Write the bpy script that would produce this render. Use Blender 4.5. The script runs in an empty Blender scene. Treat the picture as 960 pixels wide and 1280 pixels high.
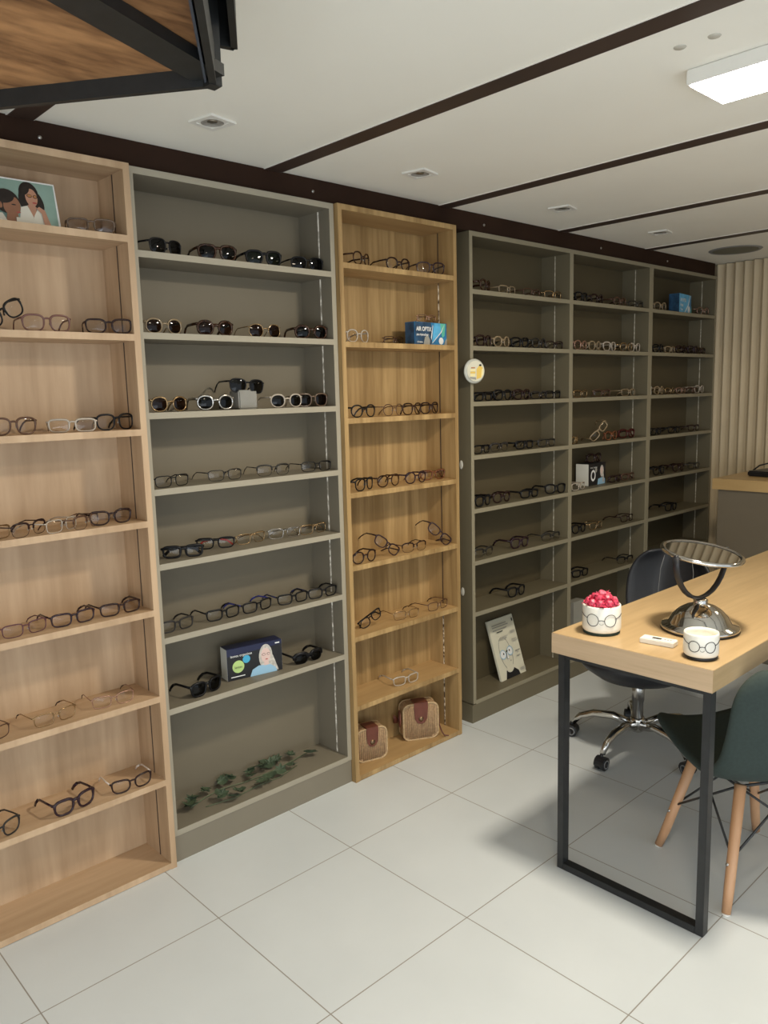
import bpy, bmesh, math, random
from mathutils import Vector, Matrix
random.seed(7)
R = math.radians
PI = math.pi
scene = bpy.context.scene
col = scene.collection

# ------------------------------------------------------------------ materials
MATS = {}
def new_mat(name):
    m = bpy.data.materials.new(name); m.use_nodes = True
    nt = m.node_tree; b = nt.nodes['Principled BSDF']
    MATS[name] = m
    return m, nt, b
def N(nt, t, **kw):
    n = nt.nodes.new(t)
    for k, v in kw.items(): setattr(n, k, v)
    return n
def ramp(nt, stops):
    r = N(nt, 'ShaderNodeValToRGB')
    cr = r.color_ramp
    while len(cr.elements) < len(stops): cr.elements.new(0.5)
    for e, (p, c) in zip(cr.elements, stops):
        e.position = p; e.color = (*c, 1)
    return r
def plain(name, c, rough=0.5, metal=0.0, noise=0.0, scale=30, spec=0.5, coat=0.0):
    m, nt, b = new_mat(name)
    b.inputs['Roughness'].default_value = rough
    b.inputs['Metallic'].default_value = metal
    b.inputs['Specular IOR Level'].default_value = spec
    b.inputs['Coat Weight'].default_value = coat
    if noise > 0:
        tc = N(nt, 'ShaderNodeTexCoord'); nz = N(nt, 'ShaderNodeTexNoise')
        nz.inputs['Scale'].default_value = scale; nz.inputs['Detail'].default_value = 4
        nt.links.new(tc.outputs['Object'], nz.inputs['Vector'])
        r = ramp(nt, [(0.3, tuple(x*(1-noise) for x in c)), (0.7, tuple(min(1, x*(1+noise)) for x in c))])
        nt.links.new(nz.outputs['Fac'], r.inputs['Fac'])
        nt.links.new(r.outputs['Color'], b.inputs['Base Color'])
    else:
        b.inputs['Base Color'].default_value = (*c, 1)
    return m
def wood(name, dark, light, vec_scale, rough=0.5, contrast=(0.3, 0.72)):
    m, nt, b = new_mat(name)
    tc = N(nt, 'ShaderNodeTexCoord'); mp = N(nt, 'ShaderNodeMapping')
    mp.inputs['Scale'].default_value = vec_scale
    n1 = N(nt, 'ShaderNodeTexNoise'); n1.inputs['Scale'].default_value = 1.0; n1.inputs['Detail'].default_value = 5; n1.inputs['Distortion'].default_value = 0.6
    n2 = N(nt, 'ShaderNodeTexNoise'); n2.inputs['Scale'].default_value = 5.0; n2.inputs['Detail'].default_value = 6
    mx = N(nt, 'ShaderNodeMix'); mx.data_type = 'FLOAT'; mx.inputs['Factor'].default_value = 0.35
    nt.links.new(tc.outputs['Object'], mp.inputs['Vector'])
    nt.links.new(mp.outputs['Vector'], n1.inputs['Vector']); nt.links.new(mp.outputs['Vector'], n2.inputs['Vector'])
    nt.links.new(n1.outputs['Fac'], mx.inputs['A']); nt.links.new(n2.outputs['Fac'], mx.inputs['B'])
    r = ramp(nt, [(contrast[0], dark), (contrast[1], light)])
    nt.links.new(mx.outputs['Result'], r.inputs['Fac'])
    nt.links.new(r.outputs['Color'], b.inputs['Base Color'])
    b.inputs['Roughness'].default_value = rough
    bp = N(nt, 'ShaderNodeBump'); bp.inputs['Strength'].default_value = 0.06
    nt.links.new(mx.outputs['Result'], bp.inputs['Height']); nt.links.new(bp.outputs['Normal'], b.inputs['Normal'])
    return m
def emit(name, c, s):
    m, nt, b = new_mat(name)
    b.inputs['Base Color'].default_value = (*c, 1)
    b.inputs['Emission Color'].default_value = (*c, 1)
    b.inputs['Emission Strength'].default_value = s
    return m
def lens_mat(name, tint, refl=0.08):
    m = bpy.data.materials.new(name); m.use_nodes = True; nt = m.node_tree
    nt.nodes.clear()
    out = N(nt, 'ShaderNodeOutputMaterial'); tr = N(nt, 'ShaderNodeBsdfTransparent'); gl = N(nt, 'ShaderNodeBsdfGlossy')
    tr.inputs['Color'].default_value = (*tint, 1); gl.inputs['Roughness'].default_value = 0.03
    lw = N(nt, 'ShaderNodeLayerWeight'); lw.inputs['Blend'].default_value = 0.25
    ma = N(nt, 'ShaderNodeMath', operation='MULTIPLY_ADD'); ma.inputs[1].default_value = 0.15; ma.inputs[2].default_value = refl
    mx = N(nt, 'ShaderNodeMixShader')
    nt.links.new(lw.outputs['Fresnel'], ma.inputs[0]); nt.links.new(ma.outputs[0], mx.inputs['Fac'])
    nt.links.new(tr.outputs[0], mx.inputs[1]); nt.links.new(gl.outputs[0], mx.inputs[2]); nt.links.new(mx.outputs[0], out.inputs['Surface'])
    MATS[name] = m
    return m

OAKD, OAKL = (0.37, 0.24, 0.135), (0.60, 0.425, 0.27)
wood('oak_vertical', OAKD, OAKL, (9, 9, 0.9))
wood('oak_horizontal', OAKD, OAKL, (0.9, 9, 30))
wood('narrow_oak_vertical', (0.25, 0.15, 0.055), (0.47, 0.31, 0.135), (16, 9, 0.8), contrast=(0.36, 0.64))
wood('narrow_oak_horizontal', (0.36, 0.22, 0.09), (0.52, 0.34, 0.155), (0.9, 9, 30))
wood('desk_oak', (0.40, 0.27, 0.135), (0.56, 0.395, 0.21), (1.3, 14, 14), rough=0.32)
wood('desk_edge', (0.47, 0.33, 0.20), (0.62, 0.45, 0.285), (30, 1.3, 26), rough=0.45)
wood('stair_wood', (0.10, 0.04, 0.015), (0.46, 0.235, 0.10), (3.2, 13, 5), rough=0.45, contrast=(0.33, 0.62))
wood('beech', (0.50, 0.27, 0.14), (0.62, 0.36, 0.2), (14, 14, 2), rough=0.45)
wood('counter_oak', (0.42, 0.27, 0.11), (0.55, 0.37, 0.17), (6, 1.2, 6), rough=0.35)
plain('grey_board', (0.20, 0.174, 0.128), 0.55, noise=0.04, scale=3)
plain('grey_edge', (0.33, 0.295, 0.225), 0.55, noise=0.03, scale=4)
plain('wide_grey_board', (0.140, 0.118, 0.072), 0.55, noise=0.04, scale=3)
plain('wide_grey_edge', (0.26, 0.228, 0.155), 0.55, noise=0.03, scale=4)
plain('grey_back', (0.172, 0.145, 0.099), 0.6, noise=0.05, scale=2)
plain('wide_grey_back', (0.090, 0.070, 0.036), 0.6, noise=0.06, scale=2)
plain('dark_groove', (0.05, 0.03, 0.02), 0.6)
plain('ceiling_paint', (0.90, 0.87, 0.78), 0.8, noise=0.02, scale=2)
plain('wall_paint', (0.62, 0.58, 0.50), 0.8, noise=0.02, scale=2)
plain('beam_brown', (0.030, 0.014, 0.008), 0.7, noise=0.15, scale=6, spec=0.15)
plain('strip_brown', (0.05, 0.030, 0.022), 0.5, noise=0.15, scale=6)
plain('black_steel', (0.016, 0.017, 0.018), 0.42, noise=0.2, scale=40)
plain('stair_steel', (0.013, 0.014, 0.014), 0.5, noise=0.2, scale=40)
plain('chrome', (0.62, 0.60, 0.57), 0.1, 1.0)
plain('mirror_glass', (0.9, 0.88, 0.84), 0.02, 1.0)
plain('brushed_steel', (0.5, 0.49, 0.47), 0.3, 1.0)
plain('daylit_steel', (0.05, 0.062, 0.085), 0.4)  # black stair paint with cool daylight put into its colour
plain('black_plastic', (0.012, 0.012, 0.014), 0.4)
plain('black_leather', (0.013, 0.014, 0.018), 0.42, noise=0.1, scale=60)
plain('grey_plastic', (0.25, 0.25, 0.25), 0.45)
plain('white_plastic', (0.80, 0.78, 0.72), 0.35)
plain('white_ceramic', (0.80, 0.78, 0.70), 0.25)
plain('green_felt', (0.018, 0.035, 0.026), 0.9)
plain('pink_wrap', (0.58, 0.045, 0.10), 0.4, noise=0.6, scale=110)
plain('pink_wrap_light', (0.68, 0.13, 0.19), 0.4, noise=0.5, scale=110)
plain('teal_fabric', (0.026, 0.040, 0.035), 0.85, noise=0.12, scale=120)
plain('card_white', (0.70, 0.68, 0.60), 0.6)
plain('card_cream', (0.66, 0.63, 0.50), 0.6)
plain('print_black', (0.01, 0.01, 0.012), 0.5)
plain('print_grey', (0.32, 0.31, 0.27), 0.6)
plain('print_midgrey', (0.5, 0.48, 0.42), 0.6)
plain('print_white', (0.8, 0.8, 0.78), 0.5)
plain('print_sea', (0.27, 0.40, 0.34), 0.5, noise=0.12, scale=12)
plain('print_hair', (0.018, 0.012, 0.010), 0.5, noise=0.3, scale=60)
plain('print_skin', (0.50, 0.26, 0.17), 0.5, noise=0.08, scale=30)
plain('print_skin_dark', (0.30, 0.14, 0.08), 0.5, noise=0.08, scale=30)
plain('print_skin_pale', (0.68, 0.50, 0.45), 0.5)
plain('print_lip', (0.42, 0.08, 0.07), 0.5)
plain('print_blouse', (0.74, 0.70, 0.60), 0.5)
plain('print_shirt_blue', (0.30, 0.50, 0.66), 0.5)
plain('print_blonde', (0.50, 0.47, 0.42), 0.5, noise=0.3, scale=80)
plain('print_lime', (0.45, 0.62, 0.22), 0.5)
plain('print_cyan', (0.06, 0.38, 0.60), 0.5)
plain('print_navy', (0.012, 0.016, 0.055), 0.4)
plain('print_blue', (0.03, 0.20, 0.42), 0.35, noise=0.4, scale=14)
plain('print_lightblue', (0.10, 0.42, 0.70), 0.35, noise=0.3, scale=18)
plain('print_green', (0.12, 0.50, 0.38), 0.35)
plain('print_darkblue', (0.02, 0.06, 0.12), 0.35, noise=0.6, scale=30)
plain('print_yellow', (0.75, 0.52, 0.12), 0.4)
plain('print_pale_yellow', (0.85, 0.75, 0.40), 0.4)
plain('print_brown', (0.45, 0.20, 0.07), 0.4)
plain('badge_silver', (0.55, 0.55, 0.48), 0.25)
plain('wicker', (0.42, 0.275, 0.15), 0.7, noise=0.25, scale=120)
plain('wicker_rope', (0.47, 0.33, 0.18), 0.7, noise=0.25, scale=150)
plain('brown_leather', (0.14, 0.040, 0.024), 0.45, noise=0.15, scale=40)
plain('brass', (0.22, 0.15, 0.09), 0.45, 1.0)
plain('ivy_leaf', (0.055, 0.082, 0.045), 0.6, noise=0.3, scale=30)
plain('ivy_stem', (0.12, 0.15, 0.08), 0.6)
plain('slat_board', (0.58, 0.47, 0.31), 0.6, noise=0.06, scale=4)
plain('counter_body', (0.16, 0.13, 0.09), 0.6, noise=0.05, scale=4)
plain('stain', (0.50, 0.47, 0.40), 0.8)
plain('vent_dark', (0.12, 0.12, 0.09), 0.5, noise=0.1, scale=30)
plain('spot_recess', (0.30, 0.28, 0.25), 0.4, noise=0.3, scale=40)
plain('bright_edge', (0.9, 0.86, 0.78), 0.6)
# eyewear
plain('f_black', (0.004, 0.004, 0.005), 0.35, spec=0.25)
plain('f_darkbrown', (0.022, 0.009, 0.008), 0.25, coat=0.1, spec=0.25)
plain('f_tortoise', (0.035, 0.014, 0.006), 0.25, noise=0.8, scale=90, coat=0.1, spec=0.25)
plain('f_rosebrown', (0.15, 0.06, 0.045), 0.3, coat=0.3)
plain('f_bronze', (0.10, 0.05, 0.03), 0.3, 0.3)
plain('f_plum', (0.11, 0.045, 0.055), 0.3, spec=0.25)
plain('f_darkplum', (0.022, 0.008, 0.014), 0.25, coat=0.3, spec=0.25)
plain('f_grey', (0.03, 0.027, 0.025), 0.35, spec=0.25)
plain('f_smoke', (0.11, 0.07, 0.045), 0.25)
plain('f_clearf', (0.42, 0.36, 0.29), 0.15, coat=0.1)
plain('f_champagne', (0.26, 0.19, 0.11), 0.25, coat=0.1)
plain('f_gold', (0.33, 0.22, 0.11), 0.25, 0.8)
plain('f_rosegold', (0.36, 0.21, 0.15), 0.25, 0.6)
plain('f_silver', (0.40, 0.38, 0.35), 0.2, 0.9)
plain('f_gunmetal', (0.05, 0.047, 0.042), 0.3, 0.6, spec=0.25)
plain('f_amber', (0.14, 0.05, 0.022), 0.25, noise=0.6, scale=90, spec=0.25)
plain('f_red', (0.06, 0.008, 0.008), 0.25, spec=0.25)
plain('t_white', (0.75, 0.68, 0.62), 0.3)
plain('t_red', (0.40, 0.03, 0.02), 0.3)
plain('t_blue', (0.03, 0.04, 0.28), 0.3)
plain('t_navy', (0.02, 0.025, 0.10), 0.3)
lens_mat('l_clear', (0.95, 0.94, 0.92), 0.03)
lens_mat('l_grey_lens', (0.72, 0.66, 0.62), 0.06)
lens_mat('l_dark', (0.02, 0.02, 0.02), 0.02)
lens_mat('l_green', (0.02, 0.045, 0.03), 0.02)
lens_mat('l_brown', (0.06, 0.02, 0.008), 0.02)

def floor_mat():
    m, nt, b = new_mat('floor_tile')
    g = N(nt, 'ShaderNodeNewGeometry'); sp = N(nt, 'ShaderNodeSeparateXYZ'); nt.links.new(g.outputs['Position'], sp.inputs[0])
    def line(sock, off, size):
        a = N(nt, 'ShaderNodeMath', operation='SUBTRACT'); a.inputs[1].default_value = off; nt.links.new(sock, a.inputs[0])
        d = N(nt, 'ShaderNodeMath', operation='DIVIDE'); d.inputs[1].default_value = size; nt.links.new(a.outputs[0], d.inputs[0])
        fl = N(nt, 'ShaderNodeMath', operation='FLOOR'); nt.links.new(d.outputs[0], fl.inputs[0])
        f = N(nt, 'ShaderNodeMath', operation='FRACT'); nt.links.new(d.outputs[0], f.inputs[0])
        h = N(nt, 'ShaderNodeMath', operation='SUBTRACT'); h.inputs[1].default_value = 0.5; nt.links.new(f.outputs[0], h.inputs[0])
        ab = N(nt, 'ShaderNodeMath', operation='ABSOLUTE'); nt.links.new(h.outputs[0], ab.inputs[0])
        gt = N(nt, 'ShaderNodeMath', operation='GREATER_THAN'); gt.inputs[1].default_value = 0.5 - 0.0016/size; nt.links.new(ab.outputs[0], gt.inputs[0])
        return gt.outputs[0], fl.outputs[0]
    lx, fx = line(sp.outputs['X'], 0.0, 0.5); ly, fy = line(sp.outputs['Y'], -0.314, 0.5046)
    mxm = N(nt, 'ShaderNodeMath', operation='MAXIMUM'); nt.links.new(lx, mxm.inputs[0]); nt.links.new(ly, mxm.inputs[1])
    nz = N(nt, 'ShaderNodeTexNoise'); nz.inputs['Scale'].default_value = 2.2; nz.inputs['Detail'].default_value = 6
    nt.links.new(g.outputs['Position'], nz.inputs['Vector'])
    r = ramp(nt, [(0.3, (0.59, 0.625, 0.64)), (0.7, (0.65, 0.685, 0.70))]); nt.links.new(nz.outputs['Fac'], r.inputs['Fac'])
    mx = N(nt, 'ShaderNodeMix'); mx.data_type = 'RGBA'
    nt.links.new(mxm.outputs[0], mx.inputs['Factor']); nt.links.new(r.outputs['Color'], mx.inputs['A']); mx.inputs['B'].default_value = (0.30, 0.28, 0.25, 1)
    nt.links.new(mx.outputs['Result'], b.inputs['Base Color'])
    b.inputs['Roughness'].default_value = 0.38
floor_mat()
def led_glint_mat(name, lo, hi, strength):  # reflections on unlit strips put into mottled colour and weak glow
    m, nt, b = new_mat(name)
    tc = N(nt, 'ShaderNodeTexCoord'); nz = N(nt, 'ShaderNodeTexNoise'); nz.inputs['Scale'].default_value = 60; nz.inputs['Detail'].default_value = 3
    nt.links.new(tc.outputs['Object'], nz.inputs['Vector'])
    r = ramp(nt, [(0.42, lo), (0.62, hi)]); nt.links.new(nz.outputs['Fac'], r.inputs['Fac'])
    nt.links.new(r.outputs['Color'], b.inputs['Base Color']); nt.links.new(r.outputs['Color'], b.inputs['Emission Color'])
    b.inputs['Emission Strength'].default_value = strength; b.inputs['Roughness'].default_value = 0.3
led_glint_mat('led_glint_white', (0.30, 0.27, 0.22), (0.85, 0.80, 0.70), 0.12)
led_glint_mat('led_glint_dim', (0.30, 0.27, 0.20), (0.55, 0.50, 0.40), 0.08)
led_glint_mat('led_glint_warm', (0.08, 0.05, 0.03), (0.80, 0.68, 0.5), 0.1)
emit('panel_light', (1.0, 0.99, 0.93), 14)
m, nt, b = new_mat('crystal')
b.inputs['Roughness'].default_value = 0.15
vz = N(nt, 'ShaderNodeTexVoronoi'); vz.inputs['Scale'].default_value = 190; cr_ = ramp(nt, [(0.15, (0.72, 0.70, 0.64)), (0.6, (0.26, 0.25, 0.22))]); nt.links.new(vz.outputs['Distance'], cr_.inputs['Fac']); nt.links.new(cr_.outputs['Color'], b.inputs['Base Color']); bp = N(nt, 'ShaderNodeBump'); bp.inputs['Strength'].default_value = 0.9
nt.links.new(vz.outputs['Distance'], bp.inputs['Height']); nt.links.new(bp.outputs['Normal'], b.inputs['Normal'])
def wave_bump(name, scale, strength):
    m = MATS[name]; nt = m.node_tree; b = nt.nodes['Principled BSDF']
    tc = N(nt, 'ShaderNodeTexCoord'); w = N(nt, 'ShaderNodeTexWave'); w.inputs['Scale'].default_value = scale; w.inputs['Distortion'].default_value = 0.4
    w2 = N(nt, 'ShaderNodeTexWave'); w2.bands_direction = 'Z'; w2.inputs['Scale'].default_value = scale*1.6
    ml = N(nt, 'ShaderNodeMath', operation='ADD'); bp = N(nt, 'ShaderNodeBump'); bp.inputs['Strength'].default_value = strength
    nt.links.new(tc.outputs['Object'], w.inputs['Vector']); nt.links.new(tc.outputs['Object'], w2.inputs['Vector'])
    nt.links.new(w.outputs['Fac'], ml.inputs[0]); nt.links.new(w2.outputs['Fac'], ml.inputs[1])
    nt.links.new(ml.outputs[0], bp.inputs['Height']); nt.links.new(bp.outputs['Normal'], b.inputs['Normal'])
wave_bump('wicker', 42, 0.9)

# ------------------------------------------------------------------ helpers
def tag(o, label=None, cat=None, group=None, kind=None):
    if label: o['label'] = label
    if cat: o['category'] = cat
    if group: o['group'] = group
    if kind: o['kind'] = kind
    return o
def thing(name, label, cat, loc=(0, 0, 0), rot=(0, 0, 0), group=None):
    o = bpy.data.objects.new(name, None); o.empty_display_size = 0.05
    col.objects.link(o); o.location = loc; o.rotation_euler = rot
    return tag(o, label, cat, group)
def link(name, me, parent=None, loc=(0, 0, 0), rot=(0, 0, 0)):
    o = bpy.data.objects.new(name, me); col.objects.link(o)
    if parent is not None: o.parent = parent
    o.location = loc; o.rotation_euler = rot
    return o
class MB:
    """collects shapes into one mesh"""
    def __init__(s): s.bm = bmesh.new(); s.mats = []
    def mi(s, m):
        if m not in s.mats: s.mats.append(m)
        return s.mats.index(m)
    def _setm(s, faces, m, smooth=False):
        i = s.mi(m)
        for f in faces: f.material_index = i; f.smooth = smooth
    def box(s, a, b, m, bevel=0.0, rot=None):
        x0, y0, z0 = a; x1, y1, z1 = b
        vs = [s.bm.verts.new(p) for p in ((x0,y0,z0),(x1,y0,z0),(x1,y1,z0),(x0,y1,z0),(x0,y0,z1),(x1,y0,z1),(x1,y1,z1),(x0,y1,z1))]
        fs = [s.bm.faces.new([vs[i] for i in q]) for q in ((3,2,1,0),(4,5,6,7),(0,1,5,4),(1,2,6,5),(2,3,7,6),(3,0,4,7))]
        s._setm(fs, m)
        if bevel > 0:
            es = list({e for f in fs for e in f.edges})
            r = bmesh.ops.bevel(s.bm, geom=es, offset=bevel, segments=2, affect='EDGES', clamp_overlap=True)
            s._setm(r['faces'], m)
        return s
    def poly(s, pts, m):
        f = s.bm.faces.new([s.bm.verts.new(p) for p in pts]); s._setm([f], m); return s
    def prism(s, pts, d, m):
        """polygon pts extruded by vector d"""
        d = Vector(d); a = [s.bm.verts.new(p) for p in pts]; b = [s.bm.verts.new(Vector(p) + d) for p in pts]
        n = len(pts)
        fs = [s.bm.faces.new(a[::-1]), s.bm.faces.new(b)] + [s.bm.faces.new((a[i], a[(i+1) % n], b[(i+1) % n], b[i])) for i in range(n)]
        s._setm(fs, m); return s
    def tube(s, pts, r, m, n=8, closed=False, cap=True, flat=1.0, up=None):
        pts = [Vector(p) for p in pts]; k = len(pts)
        rs = r if isinstance(r, (list, tuple)) else [r]*k
        rings = []; prev = None
        for i, p in enumerate(pts):
            if closed: t = pts[(i+1) % k] - pts[i-1]
            else: t = pts[min(i+1, k-1)] - pts[max(i-1, 0)]
            t.normalize()
            if up is not None: a = Vector(up)
            elif prev is not None: a = prev
            else: a = Vector((0, 0, 1)) if abs(t.z) < 0.9 else Vector((0, 1, 0))
            u = (a - t*a.dot(t))
            if u.length < 1e-5: u = t.orthogonal()
            u.normalize(); w = t.cross(u); prev = u
            rings.append([s.bm.verts.new(p + u*(rs[i]*math.cos(2*PI*j/n)) + w*(rs[i]*flat*math.sin(2*PI*j/n))) for j in range(n)])
        fs = []
        for i in range(k if closed else k-1):
            A, B = rings[i], rings[(i+1) % k]
            for j in range(n): fs.append(s.bm.faces.new((A[j], A[(j+1) % n], B[(j+1) % n], B[j])))
        if not closed and cap: fs += [s.bm.faces.new(rings[0][::-1]), s.bm.faces.new(rings[-1])]
        s._setm(fs, m, True); return s
    def lathe(s, prof, m, n=32, c=(0, 0, 0), smooth=True, mat4=None):
        """profile [(r,z)] spun round Z"""
        rings = []
        for r, z in prof:
            if r < 1e-6: rings.append([s.bm.verts.new((c[0], c[1], c[2]+z))])
            else: rings.append([s.bm.verts.new((c[0]+r*math.cos(2*PI*j/n), c[1]+r*math.sin(2*PI*j/n), c[2]+z)) for j in range(n)])
        if mat4 is not None:
            for rg in rings:
                for v in rg: v.co = mat4 @ v.co
        fs = []
        for A, B in zip(rings, rings[1:]):
            for j in range(n):
                a0, a1 = A[j % len(A)], A[(j+1) % len(A)]; b0, b1 = B[j % len(B)], B[(j+1) % len(B)]
                q = []
                for v in (a0, a1, b1, b0):
                    if v not in q: q.append(v)
                if len(q) > 2: fs.append(s.bm.faces.new(q))
        s._setm(fs, m, smooth); return s
    def mesh(s, name):
        bmesh.ops.recalc_face_normals(s.bm, faces=s.bm.faces)
        me = bpy.data.meshes.new(name); s.bm.to_mesh(me); s.bm.free()
        for m in s.mats: me.materials.append(MATS[m])
        return me
    def build(s, name, parent=None, loc=(0, 0, 0), rot=(0, 0, 0)):
        return link(name, s.mesh(name), parent, loc, rot)
def part(name, a, b, m, parent, bevel=0.0):
    return MB().box(a, b, m, bevel).build(name, parent)
def struct(name, mb):
    return tag(mb.build(name), kind='structure')
def text_obj(name, body, size, m, parent, loc, rot, align='LEFT', xs=1.0, bold=0.0):
    c = bpy.data.curves.new(name, 'FONT'); c.body = body; c.size = size; c.align_x = align; c.offset = bold
    t = bpy.data.objects.new('tmp', c); col.objects.link(t)
    bpy.context.view_layer.update()
    me = bpy.data.meshes.new_from_object(t.evaluated_get(bpy.context.evaluated_depsgraph_get()))
    bpy.data.objects.remove(t); me.materials.clear(); me.materials.append(MATS[m])
    o = link(name, me, parent, loc, rot); o.scale = (xs, 1, 1)
    return o
def ell(cx, cz, rx, rz, n=20, a0=0, a1=360, rot=0):
    out = []
    for i in range(n):
        a = R(a0 + (a1-a0)*i/(n if abs(a1-a0) >= 360 else n-1))
        x, z = rx*math.cos(a), rz*math.sin(a); c, s_ = math.cos(R(rot)), math.sin(R(rot))
        out.append((cx + x*c - z*s_, cz + x*s_ + z*c))
    return out
def art(name, parent, shapes, y0=-0.0004, step=0.00025):
    """flat print in local XZ, each later shape a hair nearer the viewer (-Y)"""
    mb = MB()
    for i, (m, pts) in enumerate(shapes):
        mb.poly([(x, y0 - step*i, z) for x, z in pts], m)
    return mb.build(name, parent)
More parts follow.
